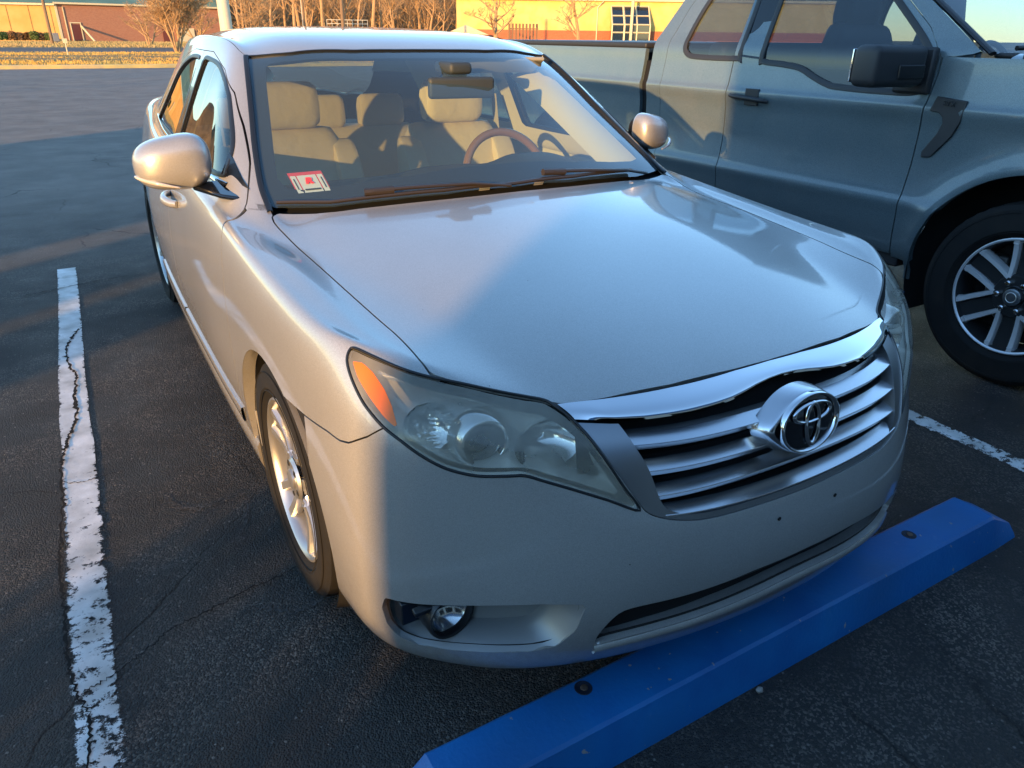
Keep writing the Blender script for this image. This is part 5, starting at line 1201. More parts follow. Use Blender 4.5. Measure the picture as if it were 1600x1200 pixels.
for sd in (1, -1):
    tpart(panel('fender', fen_t, TPAINT, TR, side=sd, d=.03)); tf = tpart(panel('front_door', d_f, TPAINT, TR, side=sd, d=.02)); tr_ = tpart(panel('rear_door', d_r, TPAINT, TR, side=sd, d=.02)); tpart(panel('bed_side', bed, TPAINT, TR, side=sd, d=.03))
    for (D_, dd) in ((TW1, tf), (TW2, tr_)):
        g_ = cut(cut(cut(TS, far_side), zgt(1.1)), inside(pYZ, D_, -.006)); g_.V = g_.V-g_.N*.008
        o = panel('door_glass', g_, TGLASS, dd, side=sd, d=0)
        # black surround
        q = [(-np.interp(z, PROF[:, 1], PROF[:, 0]), y, z) for (y, z) in D_]; nr = [np.array([-.93, 0, .36])]*len(q)
        V, F = ribbon(q, nr, .030, .006, True); mobj('window_trim', np.array(V)*[sd, 1, 1], F if sd > 0 else [f[::-1] for f in F], TPLAST, dd, sharp=50)
    q = [(2.418,1.335),(2.560,1.345),(2.558,1.775),(2.418,1.778)]; mobj('pillar_cover', [((-np.interp(z, PROF[:, 1], PROF[:, 0])-.003)*sd, y, z) for (y, z) in q], [(0, 1, 2, 3)[::sd]], BLACKGLOSS, tf)
    # belt molding reaching rearwards
    # handles
    for (yh, dd) in ((2.43, tf),):
        xs_ = -(1.004); m2 = MB(); m2.tube([((xs_-.006)*sd, yh-.145, 1.118), ((xs_-.030)*sd, yh-.12, 1.124), ((xs_-.034)*sd, yh+.08, 1.134), ((xs_-.010)*sd, yh+.14, 1.136)], [.012, .016, .017, .014], 10, flat=.8); m2.box(((xs_+.0)*sd, yh-.02, 1.135), (.006, .05, .045)); m2.build('handle', TPLAST, dd, bevel=.003)
    # tow mirror
    rot = Matrix.Rotation(0, 3, 'Z'); m2 = MB()
    mr = rbox('door_mirror', (-1.20*sd, 1.455, 1.335), (.155, .075, .088), TPLAST, TR, .035, Matrix.Rotation(R(-10)*sd, 3, 'Z')); tpart(mr)
    m2 = MB(); m2.box((-1.055*sd, 1.425, 1.285), (.085, .035, .030)); m2.box((-1.00*sd, 1.45, 1.315), (.02, .09, .10)); m2.build('mirror_arm', TPLAST, mr, bevel=.012)
    rbox('mirror_recess', (-1.155*sd, 1.375, 1.313), (.075, .012, .030), BLACKTRIM, mr, .006, Matrix.Rotation(R(-10)*sd, 3, 'Z'))
    rbox('mirror_glass', (-1.21*sd, 1.532, 1.335), (.125, .004, .07), CHROME, mr, .003, Matrix.Rotation(R(-10)*sd, 3, 'Z'))
    # fender badge
    bp_ = [(1.315,1.212),(1.170,1.200),(1.180,1.105),(1.205,1.045),(1.285,.945),(1.330,.940),(1.332,.965),(1.275,1.055),(1.258,1.10),(1.262,1.125),(1.282,1.143),(1.328,1.148)]
    V = []
    for (y, z) in bp_: x = -np.interp(z, PROF[:, 1], PROF[:, 0]); V.append(((x-.002)*sd, y, z))
    m2 = MB(); m2.prism(V, (-.010*sd, 0, 0)); bg_ = tpart(m2.build('fender_vent', TPLAST, TR, bevel=.004))
    if sd > 0: letters('STX', 'vent_lettering', TPLAST, bg_, (-1.0165, 1.243, 1.184), (0, -1, -.08), (0, 0, 1), .032, .002)
    # flare lip
    q = []; nr = []
    for i in range(40):
        a = R(-8)+R(196)*i/39; y, z = TA[0]+(TA[2]+.012)*math.cos(a), TA[1]+(TA[2]+.012)*math.sin(a)
        q.append((-(np.interp(z, PROF[:, 1], PROF[:, 0])+.028), y, z)); nr.append(np.array([-1., 0, 0]))
    V, F = ribbon(q, nr, .03, .004); tpart(mobj('arch_trim', np.array(V)*[sd, 1, 1], F, TPAINT, TR, sharp=50))
    for c_ in (TA, TRW):
        V = []; n = 40
        for i in range(n):
            a = R(-25)+R(230)*i/(n-1); cc, ss = math.cos(a), math.sin(a)
            V += [(-1.0*sd, c_[0]+(c_[2]-.004)*cc, c_[1]+(c_[2]-.004)*ss), (-.94*sd, c_[0]+(c_[2]+.02)*cc, c_[1]+(c_[2]+.02)*ss), (-.60*sd, c_[0]+(c_[2]+.02)*cc, c_[1]+(c_[2]+.02)*ss), (-.58*sd, c_[0], c_[1])]
        tpart(mobj('wheel_liner', V, [(i*4+k, i*4+4+k, i*4+5+k, i*4+1+k) for i in range(n-1) for k in range(3)], LINER, TR))
    m2 = MB(); m2.box((-.90*sd, 2.45, .44), (.05, 1.1, .05)); tpart(m2.build('rocker_panel', TPLAST, TR, bevel=.01))
tpart(panel('cab', cab_b, TPAINT, TR, both=True, d=.02))
sh_ = cut(cut(TS, zlt(1.30)), zgt(.46)); sh_ = cut(sh_, lambda V: np.hypot(V[:, 1]-TA[0], V[:, 2]-TA[1])-TA[2]-.008); sh_ = cut(sh_, lambda V: np.hypot(V[:, 1]-TRW[0], V[:, 2]-TRW[1])-TRW[2]-.008); sh_.V = sh_.V*[.975, 1, 1]
tpart(panel('inner_structure', sh_, LINER, TR, both=True, d=0))
# hood with power dome, cowl, front end
V = []; nx, ny = 41, 30
for i in range(nx):
    t = -1+2*i/(nx-1)
    for j in range(ny):
        s = j/(ny-1); y = -.38+s*1.46; hw = .955-.10*max(0, (.2-y)/.9)**2; x = t*hw; edge = abs(t)
        z = 1.385-.13*((1-s)**1.6)+.045*(1-edge**2.2)+.03*math.exp(-((edge-.0)/.55)**6)*min(1, s*3)-(.03*max(0, edge-.93)/.07)
        if s < .08: z -= (.08-s)*1.2
        V.append((x, y, z))
F = [(i*ny+j, (i+1)*ny+j, (i+1)*ny+j+1, i*ny+j+1) for i in range(nx-1) for j in range(ny-1)]
tpart(mobj('hood', V, F, TPAINT, TR))
m2 = MB(); m2.box((0, 1.12, 1.385), (.86, .07, .012)); tpart(m2.build('cowl_panel', TPLAST, TR, bevel=.01))
m2 = MB(); m2.box((0, -.40, .90), (.78, .06, .30)); tpart(m2.build('grille', TPLAST, TR, bevel=.03))
m2 = MB(); m2.box((0, -.50, .55), (.98, .12, .13)); tpart(m2.build('bumper', CHROME, TR, bevel=.04))
for sd in (-1, 1): tpart(rbox('headlamp', (.83*sd, -.36, 1.02), (.08, .07, .16), REFL, TR, .03))
# windshield
V = []; nx, ny = 25, 10
for i in range(nx):
    t = -1+2*i/(nx-1)
    for j in range(ny):
        s = j/(ny-1); z = 1.392+.50*s; hw = .895-.135*s; y = 1.175+.50*1.56*s-.10*(1-t*t)*(1-.4*s); V.append((t*hw, y, z+.02*(1-t*t)*s))
F = [(i*ny+j, (i+1)*ny+j, (i+1)*ny+j+1, i*ny+j+1) for i in range(nx-1) for j in range(ny-1)]
tpart(mobj('windshield', V, F, glassmat('truck_windshield', (.75, .86, .88), 1.1, .05, (.4, .5, .55)), TR))
for sd in (-1, 1):
    m2 = MB(); m2.tube([((.900-.135*s)*sd, 1.175+.50*1.56*s-.004, 1.392+.50*s) for s in np.linspace(0, 1, 8)], .022, 8, flat=.5); tpart(m2.build('windshield_molding', TPLAST, TR, smooth=True))
w_ = MB().tube([(-.80, 1.13, 1.415), (-.50, 1.05, 1.43), (-.10, 1.0, 1.44)], .011, 8).build('wiper', BLACKTRIM, TR, smooth=True); tpart(w_)
an = MB().tube([(-.935, 1.015, 1.36), (-.93, 1.02, 1.50), (-.918, 1.05, 1.98)], [.010, .006, .002], 8).build('antenna', BLACKTRIM, TR, smooth=True); tpart(an)
# tonneau cover, bed floor, cabin
tpart(rbox('tonneau_cover', (0, 4.55, 1.392), (.98, 1.14, .018), TPLAST, TR, .012))
tpart(rbox('tailgate', (0, 5.70, .95), (.90, .03, .42), TPAINT, TR, .02))
for sd in (-1, 1):
    tpart(cushion('seat_back', [(2.20, .90), (2.08, .92), (2.10, 1.2), (2.16, 1.48), (2.26, 1.50), (2.28, 1.2)], .42*sd-.26, .42*sd+.26, DASH, TR))
    tpart(cushion('headrest', [(2.22, 1.50), (2.19, 1.58), (2.22, 1.70), (2.29, 1.70), (2.31, 1.52)], .42*sd-.14, .42*sd+.14, DASH, TR))
tpart(rbox('rear_seat', (0, 2.95, 1.10), (.80, .08, .32), DASH, TR, .05)); tpart(rbox('dashboard', (0, 1.50, 1.22), (.84, .22, .12), DASH, TR, .05))
m2 = MB(); m2.tube([Vector((.42, 1.84, 1.26))+Matrix.Rotation(R(-25), 3, 'X') @ Vector((.19*math.cos(2*math.pi*k/36), 0, .19*math.sin(2*math.pi*k/36))) for k in range(37)], .016, 10, caps=False); tpart(m2.build('steering_wheel', DASH, TR, smooth=True, sharp=180))
tpart(rbox('cab_floor', (0, 2.3, .62), (.88, .98, .03), LINER, TR, .01))
tpart(rbox('rear_view_mirror', (.0, 1.72, 1.74), (.12, .015, .035), DASH, TR, .012))
V = [(-.80, 3.30, 1.42), (.80, 3.30, 1.42), (.70, 3.06, 1.85), (-.70, 3.06, 1.85)]
tpart(mobj('rear_window', V, [(0, 1, 2, 3)], TGLASS, TR, smooth=False))
# truck wheels
TALLOY = mat('machined_alloy', (.72, .73, .75), .38, .45, bump=(500, .00005))
def truck_wheel(c, sg, parent, a0):
    m_ = MB(); m_.lathe([(sg*.002, .262), (sg*.004, .257), (-sg*.002, .250)], 80, 'X', c); m_.lathe([(-sg*.002, .250), (-sg*.02, .244), (-sg*.12, .235), (-sg*.20, .25)], 80, 'X', c, mi=1)
    m_.lathe([(-sg*.030, .10), (-sg*.016, .092), (-sg*.014, .05), (-sg*.010, .045)], 40, 'X', c, mi=1)
    for k in range(6):
        for q in (-1, 1):
            V, F = spoke(.078, .248, .022, .030, .014, .004, .05, sg, c, a0+2*math.pi*k/6, side0=q*.043, side1=q*.050); m_.add(V, F, 0)
            V, F = spoke(.228, .250, .030, .050, .004, .003, .04, sg, c, a0+2*math.pi*k/6, side0=q*.050, side1=q*.056); m_.add(V, F, 0)
        V, F = spoke(.06, .248, .055, .085, .028, .022, .04, sg, c, a0+2*math.pi*k/6); m_.add(V, F, 1)
    w_ = m_.build('wheel', [TALLOY, ALLOYD], parent, smooth=True, sharp=28)
    MB().lathe([(-sg*.012, .040), (sg*.004, .038), (sg*.008, .028), (sg*.009, .001)], 30, 'X', c).build('hub_cap', mat('cap_grey', (.22, .24, .26), .3, .8), w_, smooth=True)
    MB().lathe([(sg*.0105, .024), (sg*.0115, .022), (sg*.0105, .020)], 30, 'X', c).build('cap_ring', ALLOY, w_, smooth=True)
    tyre_mesh(.412, .264, .275, (c[0]-sg*.125, c[1], c[2]), sg, w_)
    for k in range(6):
        m_ = MB(); a = a0+math.pi/6+2*math.pi*k/6; m_.lathe([(-sg*.02, .0125), (sg*.004, .0125), (sg*.009, .008), (sg*.009, .001)], 12, 'X', (c[0], c[1]+.066*math.cos(a), c[2]+.066*math.sin(a))); m_.build('lug_nut', CHROME, w_, smooth=True, sharp=40)
    MB().lathe([(-sg*.10, .17), (-sg*.095, .165), (-sg*.095, .07), (-sg*.06, .06), (-sg*.06, .001)], 48, 'X', c).build('brake_disc', DISC, w_, smooth=True)
    MB().box((c[0]-sg*.095, c[1]+.13, c[2]+.08), (.03, .04, .07)).build('brake_caliper', METALD, w_, bevel=.01)
    MB().lathe([(-sg*.15, .24), (-sg*.15, .001)], 32, 'X', c).build('back_plate', LINER, w_)
    return w_
for sg in (-1, 1):
    for y in (.755, 4.40): tpart(truck_wheel((sg*1.0, y, .412), sg, TR, .52))
# ------------------------------------------------------------------ background
BARK = mat('bark_bare', (.36, .215, .10), .9, noise=(3, (.48, .30, .15), .3, .7)); BARKD = mat('bark_dark', (.13, .09, .06), .95)
def bare_tree(h, r0, seed, spread=.55, stems=1, levels=5, kids=(3, 5), up=.35, twigs=True, clean=.25):
    q = random.Random(seed); V = []; F = []
    def seg(p0, p1, ra, rb, n):
        t = (p1-p0).normalized(); a = Vector((0, 0, 1)) if abs(t.z) < .9 else Vector((1, 0, 0)); e1 = t.cross(a).normalized(); e2 = t.cross(e1); b0 = len(V)
        for (p, r) in ((p0, ra), (p1, rb)):
            for j in range(n): an = 2*math.pi*j/n; V.append(p+(e1*math.cos(an)+e2*math.sin(an))*r)
        F.extend((b0+j, b0+(j+1) % n, b0+n+(j+1) % n, b0+n+j) for j in range(n))
    def branch(p, d, L_, r, lev):
        nseg = 5 if lev < 2 else (3 if lev < 4 else 2); pts = [p]; 
        for i in range(nseg):
            d = (d+Vector((q.uniform(-1, 1), q.uniform(-1, 1), q.uniform(-.5, 1)*up))*.16*(1+lev*.3)).normalized(); pts.append(pts[-1]+d*L_/nseg)
        for i in range(nseg):
            ra = r*(1-.6*i/nseg); rb = r*(1-.6*(i+1)/nseg); seg(pts[i], pts[i+1], ra, rb, 7 if lev == 0 else (5 if lev < 3 else 3))
        if lev >= levels: return
        nk = q.randint(*kids)+(3 if lev == 0 else 0)
        for k in range(nk):
            t = q.uniform(clean if lev == 0 else .25, 1.0); i = min(nseg-1, int(t*nseg)); b_ = pts[i].lerp(pts[i+1], t*nseg-i)
            ax = Vector((q.uniform(-1, 1), q.uniform(-1, 1), q.uniform(-.1, .3))).normalized(); dd = (d*(1-spread)+ax*spread*1.2+Vector((0, 0, up*.4))).normalized()
            branch(b_, dd, L_*q.uniform(.45, .68)*(1.1-t*.35), max(.013, r*(1-.6*t)*.58), lev+1)
    for s in range(stems):
        a = 2*math.pi*s/stems+q.random(); d = Vector((math.cos(a)*.32, math.sin(a)*.32, 1)).normalized() if stems > 1 else Vector((0, 0, 1))
        branch(Vector((math.cos(a)*.12, math.sin(a)*.12, 0)) if stems > 1 else Vector(), d, h*.55*(q.uniform(.75, 1.05) if stems > 1 else 1), r0*(1 if stems == 1 else .6), 0)
    return V, F
def tree_mesh(name, m_, *a, **k):
    V, F = bare_tree(*a, **k); me = bpy.data.meshes.new(name); me.from_pydata([tuple(v) for v in V], [], F); me.materials.append(m_); me.update(); return me
def place(name, me, loc, label, cat, group=None, rz=0, s=1):
    o = bpy.data.objects.new(name, me); C.objects.link(o); o.location = loc; o.rotation_euler = (0, 0, rz); o.scale = (s, s, s); return tag(o, label, cat, group)
# two trees that stand alone on the verge
place('crape_myrtle', tree_mesh('myrtle', BARK, 7.0, .13, 11, .55, 8, 4, (4, 5)), (8.2, 64.5, .02), 'many stemmed bare ornamental tree on the verge before the brick building', 'tree')
place('bare_tree', tree_mesh('verge_tree', BARK, 8.6, .26, 5, .62, 1, 5, (3, 4), clean=.22), (38.6, 69.5, 0), 'wide forking bare tree standing left of the yellow building', 'tree')
place('bare_tree', tree_mesh('verge_tree2', BARK, 9.5, .22, 9, .6, 1, 5, (3, 4), clean=.2), (46.5, 66.5, 0), 'bare tree with fine pale twigs in front of the yellow wall', 'tree')
mt = tree_mesh('yard_tree', BARK, 9, .17, 31, .58, 3, 4, (4, 5), clean=.1)
place('bare_tree', mt, (13.5, 86, 0), 'dense twiggy bare tree right behind the pale light pole', 'tree', None, 1.0)
place('bare_tree', mt, (17.5, 80, 0), 'dense twiggy bare tree just right of the pale light pole', 'tree', None, 3.0, 1.05)
place('bare_tree', mt, (9.6, 92, 0), 'twiggy bare tree before the brick wall of the left building', 'tree', None, 4.4, .9)
# the strip of woods
protos = [tree_mesh('wood_tree_%d' % i, BARK, h, r, 20+i, sp, 1, 4, (3, 4), up=.5, clean=c_) for i, (h, r, sp, c_) in enumerate([(17, .24, .46, .25), (20, .28, .42, .35), (14, .18, .55, .12), (18, .22, .5, .15), (11, .13, .62, .05)])]
q = random.Random(3); WL = 'bare brown tree in the strip of woods behind the lot'
for i in range(120):
    t = (i+q.random())/120; x = 13+t*66; yb_ = np.interp(x, [13, 22, 50, 80], [139, 128, 112, 112]); y = yb_+q.uniform(0, 26)
    place('bare_tree', protos[q.choice([0, 1, 2, 3, 4, 4])], (x+q.uniform(-1, 1), y, 0), WL, 'tree', 'bare trees of the woods', q.uniform(0, 6.3), q.uniform(.8, 1.2))
# leaf litter / brush mass under and behind them
V = []; F = []
for i in range(60000):
    x = q.uniform(5, 92); y = np.interp(x, [5, 22, 50, 92], [150, 142, 128, 126])+q.uniform(0, 30); z = abs(q.gauss(0, 1))*3.4+q.random()*10*q.random(); s = q.uniform(.08, .34); a = q.uniform(0, 6.3); t = q.uniform(-.6, 1.4)
    n0 = len(V); d = Vector((math.cos(a)*math.cos(t), math.sin(a)*math.cos(t), math.sin(t)+.4)).normalized()*s*3.5; w_ = Vector((-math.sin(a), math.cos(a), .2))*s*.22; p = Vector((x, y, z))
    V += [p-w_, p+w_, p+d]; F.append((n0, n0+1, n0+2))
tag(mobj('brush', V, F, mat('brush_brown', (.32, .18, .075), .95, noise=(.25, (.40, .26, .12), .3, .7)), smooth=False), 'tangled brown brush and twigs filling the far woods', kind='stuff')
# far dark backing of the wood: a long low rise with trees beyond
V = []; n_ = 60
for i in range(n_+1):
    x = -60+240*i/n_; y = 175-.15*x; h = 13+2.5*math.sin(i*1.7)+2*math.sin(i*.6)+q.uniform(-1, 1); V += [(x, y, 0), (x, y+3, h), (x, y+30, h+3)]
tag(mobj('hills', V, [(i*3+k, i*3+3+k, i*3+4+k, i*3+1+k) for i in range(n_) for k in range(2)], mat('far_woods', (.12, .08, .045), .95, noise=(.5, (.21, .14, .075), .35, .65, 10))), kind='structure')
# ---- buildings
def frame(o, p1):
    o = Vector(o); u = Vector((p1[0]-o.x, p1[1]-o.y, 0)); L_ = u.length; u.normalize(); nrm = Vector((u.y, -u.x, 0)); return o, u, nrm, L_
def fbox(mb, fr, u0, u1, z0, z1, d0, d1, mi=0):
    """box on a facade: u along it, z up, d outwards"""
    o, u, nn, _ = fr; c = o+u*(u0+u1)/2+nn*(d0+d1)/2; c.z = (z0+z1)/2; ang = math.atan2(u.y, u.x); mb.box(c, (abs(u1-u0)/2, abs(d1-d0)/2, (z1-z0)/2), rz=ang, mi=mi)
def brickmat(name, c1, c2, mortar, sc_=1.0):
    M = mat(name, c1, .9); n = M.node_tree.nodes; L = M.node_tree.links; b = n['Principled BSDF']; tc = n['Texture Coordinate']; mp = n.new('ShaderNodeMapping'); mp.inputs['Rotation'].default_value = (R(90), 0, 0)
    t = n.new('ShaderNodeTexBrick'); t.inputs['Scale'].default_value = sc_; t.inputs['Brick Width'].default_value = .22; t.inputs['Row Height'].default_value = .075; t.inputs['Mortar Size'].default_value = .01
    t.inputs['Color1'].default_value = (*c1, 1); t.inputs['Color2'].default_value = (*c2, 1); t.inputs['Mortar'].default_value = (*mortar, 1); L.new(tc.outputs['Object'], mp.inputs[0]); L.new(mp.outputs[0], t.inputs[0]); L.new(t.outputs[0], b.inputs['Base Color']); return M
GREENROOF = mat('green_metal_roof', (.10, .17, .09), .5, noise=(.3, (.14, .22, .12), .4, .6)); TRIM = mat('cream_metal', (.62, .52, .33), .6)
BRICK = brickmat('red_brick', (.30, .105, .06), (.38, .15, .085), (.34, .22, .15)); TANP = mat('tan_panel', (.58, .31, .08), .75, noise=(.5, (.64, .36, .11), .4, .6))
# metal and brick hall on the left
HALL = empty('brick_hall', (2.55, 125.15, 0), label='long low brick and tan building with a green metal roof at far left', cat='building')
def hpart(o, base=(2.55, 125.15, 0)): o.matrix_parent_inverse = Matrix.Translation((-base[0], -base[1], 0)); return o
A = frame((-16, 127.6, 0), (2.55, 125.15)); B = frame((2.55, 125.15, 0), (25.5, 129.4))
mb = MB(); fbox(mb, A, 0, A[3], 0, 4.4, -.3, 0); o = hpart(mb.build('metal_wall', TANP, HALL))
mb = MB()
for k in range(8): fbox(mb, A, .6+k*2.5, .66+k*2.5, .05, 4.3, .002, .05)
hpart(mb.build('wall_rib', mat('rib_brown', (.33, .19, .06), .8), HALL))
mb = MB(); fbox(mb, B, .3, B[3], 0, 4.6, -.3, 0); hpart(mb.build('brick_wall', BRICK, HALL))
mb = MB(); fbox(mb, B, 0, .28, 0, 4.55, -.3, .06); fbox(mb, B, .9, 1.0, 0, 4.3, .002, .12); hpart(mb.build('corner_trim', TRIM, HALL))
mb = MB(); fbox(mb, A, -.2, A[3]+.1, 4.42, 4.66, .0, .45); fbox(mb, B, -.1, B[3], 4.62, 4.84, .0, .45); hpart(mb.build('gutter', TRIM, HALL))
V = []
o1, u1, n1, L1 = A; o2, u2, n2, L2 = B
c0 = o1+n1*.45; c1 = o2+n1*.45; c2 = o2+u2*L2+n2*.45
for c_, zz in ((c0, 4.68), (c1, 4.70), (c2, 4.86)): V.append((c_.x, c_.y, zz))
for c_ in (c0, c1, c2): V.append((c_.x+2, c_.y+16, 9.6))
hpart(mobj('roof', V, [(0, 1, 4, 3), (1, 2, 5, 4)], GREENROOF, HALL, smooth=False))
mb = MB(); fbox(mb, B, 1.55, 2.65, 0, 2.2, .002, .08); dr = hpart(mb.build('door', mat('door_maroon', (.11, .025, .02), .6), HALL))
mb = MB(); fbox(mb, B, 1.42, 1.54, 0, 2.32, .002, .12); fbox(mb, B, 2.66, 2.78, 0, 2.32, .002, .12); fbox(mb, B, 1.42, 2.78, 2.33, 2.45, .002, .12); mb.build('door_frame', TRIM, HALL).matrix_parent_inverse = Matrix.Translation((-2.55, -125.15, 0))
mb = MB(); fbox(mb, B, 13.4, 14.6, 0, 3.2, .002, .1); hpart(mb.build('door', mat('door_dark', (.13, .03, .02), .6), HALL))
mb = MB(); fbox(mb, B, 15.4, 17.8, .0, 1.9, .002, .6); hpart(mb.build('lean_to', TRIM, HALL))
mb = MB(); mb.tube([(5.25, 125.9, 2.1), (6.35, 121.0, .05)], .13, 8); hpart(mb.build('ramp_rail', TRIM, HALL))
mb = MB(); fbox(mb, A, 9.8, 10.1, .2, 1.9, .02, .3); fbox(mb, A, .8, 1.2, 0, 4.3, .05, .2); hpart(mb.build('downspout', TRIM, HALL))
# clipped bushes along the hall
def bush_mesh(seed, r):
    qq = random.Random(seed); V = []; F = []
    for i in range(900):
        a, b_ = qq.uniform(0, 6.3), math.acos(qq.uniform(-.4, 1)); rr = r*(1+qq.uniform(-.12, .08)); p = Vector((math.sin(b_)*math.cos(a), math.sin(b_)*math.sin(a), math.cos(b_)*.95))*rr*(qq.random()**.15); s = .09
        e1 = Vector((qq.uniform(-1, 1), qq.uniform(-1, 1), qq.uniform(-1, 1))).normalized()*s; e2 = e1.orthogonal().normalized()*s; n0 = len(V); V += [p-e1, p+e2, p+e1, p-e2]; F.append((n0, n0+1, n0+2, n0+3))
    me = bpy.data.meshes.new('bush'); me.from_pydata([tuple(v+Vector((0, 0, r*.75))) for v in V], [], F); return me
BG = mat('bush_green', (.10, .13, .03), .9); BR = mat('bush_russet', (.19, .10, .04), .9); bm1, bm2 = bush_mesh(1, .72), bush_mesh(2, .70); bm1.materials.append(BG); bm2.materials.append(BR)
BL = {0: 'green rounded bush at the left end of the row by the tan wall', 3: 'green rounded bush fourth in the row by the tan wall', 5: 'green rounded bush beside the utility pole at the tan wall'}
for i, (x, c_) in enumerate([(-3.9, 0), (-3.0, 1), (-2.2, 1), (-1.35, 1), (-.6, 0), (.15, 1), (.95, 0)]):
    lab = ['green rounded bush at the left end of the row by the tan wall', 'russet bush, one of four like it in the row by the tan wall', 'russet bush, one of four like it in the row by the tan wall', 'russet bush, one of four like it in the row by the tan wall', 'green rounded bush in the middle of the row by the tan wall', 'russet bush, one of four like it in the row by the tan wall', 'green rounded bush at the right end of the row, by the utility pole'][i]
    place('bush', bm2 if c_ else bm1, (x, 121.2, 0), lab, 'bush', 'clipped bushes along the tan wall', i*1.3, 1+.08*math.sin(i*2))
# poles
def pole(name, loc, h, r, m_, label, cat='pole', arm=None):
    mb = MB(); mb.tube([(0, 0, 0), (0, 0, h)], [r, r*.75], 12)
    o = mb.build(name, m_, None, smooth=True); o.location = loc; tag(o, label, cat)
    if arm:
        a = MB(); a.tube([(0, 0, h-.1), (arm[0]*.5, arm[1]*.5, h+.25), (arm[0], arm[1], h+.2)], .05, 8); a.box((arm[0], arm[1], h+.18), (.28, .14, .06)); a.build('lamp_head', m_, o, smooth=True)
    return o
GALV = mat('galvanised', (.52, .47, .38), .5, .2); WOODP = mat('pole_wood', (.22, .14, .08), .9)
pole('utility_pole', (.85, 99.2, 0), 11, .16, WOODP, 'thin brown utility pole before the tan end of the left building')
mb = MB(); mb.box((1.28, 98.6, .75), (.28, .18, .42)); mb.box((1.28, 98.6, .2), (.07, .07, .2)); tag(mb.build('meter_cabinet', mat('grey_box', (.16, .17, .19), .6), bevel=.04), 'small grey utility cabinet at the foot of the brown pole', 'cabinet')
pole('light_pole', (11.08, 60.0, 0), 9.5, .46, mat('pale_pole', (.60, .53, .40), .55), 'thick pale light pole rising behind the roof of the silver sedan', 'light pole', (1.6, -.4))
pole('street_lamp', (24.22, 85.5, 0), 7.2, .13, GALV, 'slim street lamp with a short arm before the woods', 'street lamp', (-2.0, .4))
pole('utility_pole', (23.24, 70.1, 0), 10.5, .17, WOODP, 'brown utility pole standing behind the middle of the sedan roof')
pole('utility_pole', (20.9, 74.0, 0), 10, .12, WOODP, 'thinner brown pole left of the middle utility pole')
mb = MB(); mb.tube([(.5, 52, 0), (.5, 52, .95)], .03, 8); mb.box((.5, 52, .9), (.12, .02, .12)); tag(mb.build('marker_post', TRIM, smooth=True), 'short pale marker post in the dry grass verge', 'post')
# small shelter and bleachers
BLE = empty('bleachers', (30.2, 88.8, 0), label='small metal bleachers with pale rails before the woods', cat='bleachers')
fr = frame((28.0, 89.6, 0), (32.5, 88.0)); mb = MB()
for i in range(5): fbox(mb, fr, 0, 4.7, .40+i*.42, .46+i*.42, -.3-i*.5, 0-i*.5)
o = mb.build('bench_rows', GALV, BLE); o.matrix_parent_inverse = Matrix.Translation((-30.2, -88.8, 0))
mb = MB()
for k in range(9): fbox(mb, fr, k*.58, k*.58+.05, 0, 2.85, -2.3, -2.25)
for z in (2.1, 2.45, 2.85): fbox(mb, fr, 0, 4.7, z, z+.06, -2.32, -2.25)
o = mb.build('guard_rail', GALV, BLE); o.matrix_parent_inverse = Matrix.Translation((-30.2, -88.8, 0))
SHD = empty('small_house', (47.1, 92.3, 0), label='small low house with a pale gabled roof between woods and yellow building', cat='house')
fr = frame((44.6, 93.7, 0), (49.8, 91.0)); o_, u_, n_, L_ = fr; mb = MB(); fbox(mb, fr, .2, L_-.2, 0, 1.6, -5, -.3); o = mb.build('wall', BRICK, SHD); o.matrix_parent_inverse = Matrix.Translation((-47.1, -92.3, 0))
g1 = o_+n_*.0; pk = o_+u_*L_/2; g2 = o_+u_*L_; mb = MB(); mb.prism([(g1.x, g1.y, 1.5), (g2.x, g2.y, 1.5), (pk.x, pk.y, 2.62)], tuple(-n_*6)); o = mb.build('roof', mat('pale_gable', (.58, .48, .34), .8), SHD); o.matrix_parent_inverse = Matrix.Translation((-47.1, -92.3, 0))
# picket fence
fr = frame((46.9, 81.1, 0), (49.9, 79.3)); FN = MB()
for k in range(9): fbox(FN, fr, k*.40, k*.40+.24, 0, 2.7, 0, .05)
fbox(FN, fr, 0, 3.5, .5, .62, -.06, -.002); fbox(FN, fr, 0, 3.5, 2.1, 2.22, -.06, -.002)
tag(FN.build('wood_fence', mat('fence_brown', (.20, .11, .06), .9)), 'short dark wooden screen fence at the left end of the yellow building', 'fence')
# yellow school building
YB = empty('yellow_building', (70.9, 92.8, 0), label='yellow stucco building with a red brick base and sloped glass entrance', cat='building')
def ypart(o): o.matrix_parent_inverse = Matrix.Translation((-70.9, -92.8, 0)); return o
Y = frame((52.0, 104.4, 0), (104, 75.3)); oy, uy_, ny_, LY = Y
YEL = mat('yellow_stucco', (.62, .44, .12), .85, noise=(.6, (.68, .50, .17), .4, .6)); RB = brickmat('orange_brick', (.42, .085, .03), (.48, .12, .045), (.42, .18, .10))
mb = MB(); fbox(mb, Y, 0, LY, 2.2, 6.0, -.3, 0); ypart(mb.build('upper_wall', YEL, YB)); mb = MB(); fbox(mb, Y, 0, LY, 0, 2.2, -.3, .03); ypart(mb.build('brick_base', RB, YB))
mb = MB(); fbox(mb, Y, -.5, LY, 6.02, 6.35, -1, .5); ypart(mb.build('eave', TRIM, YB))
V = [oy+ny_*.5, oy+uy_*LY+ny_*.5]; V = [(v.x, v.y, 6.36) for v in V]+[(V[1].x+8, V[1].y+14, 9.8), (V[0].x+8, V[0].y+14, 9.8)]; ypart(mobj('roof', V, [(0, 1, 2, 3)], mat('brown_roof', (.20, .14, .09), .8), YB, smooth=False))
ue = (Vector((70.78, 92.7, 0))-oy).dot(uy_)
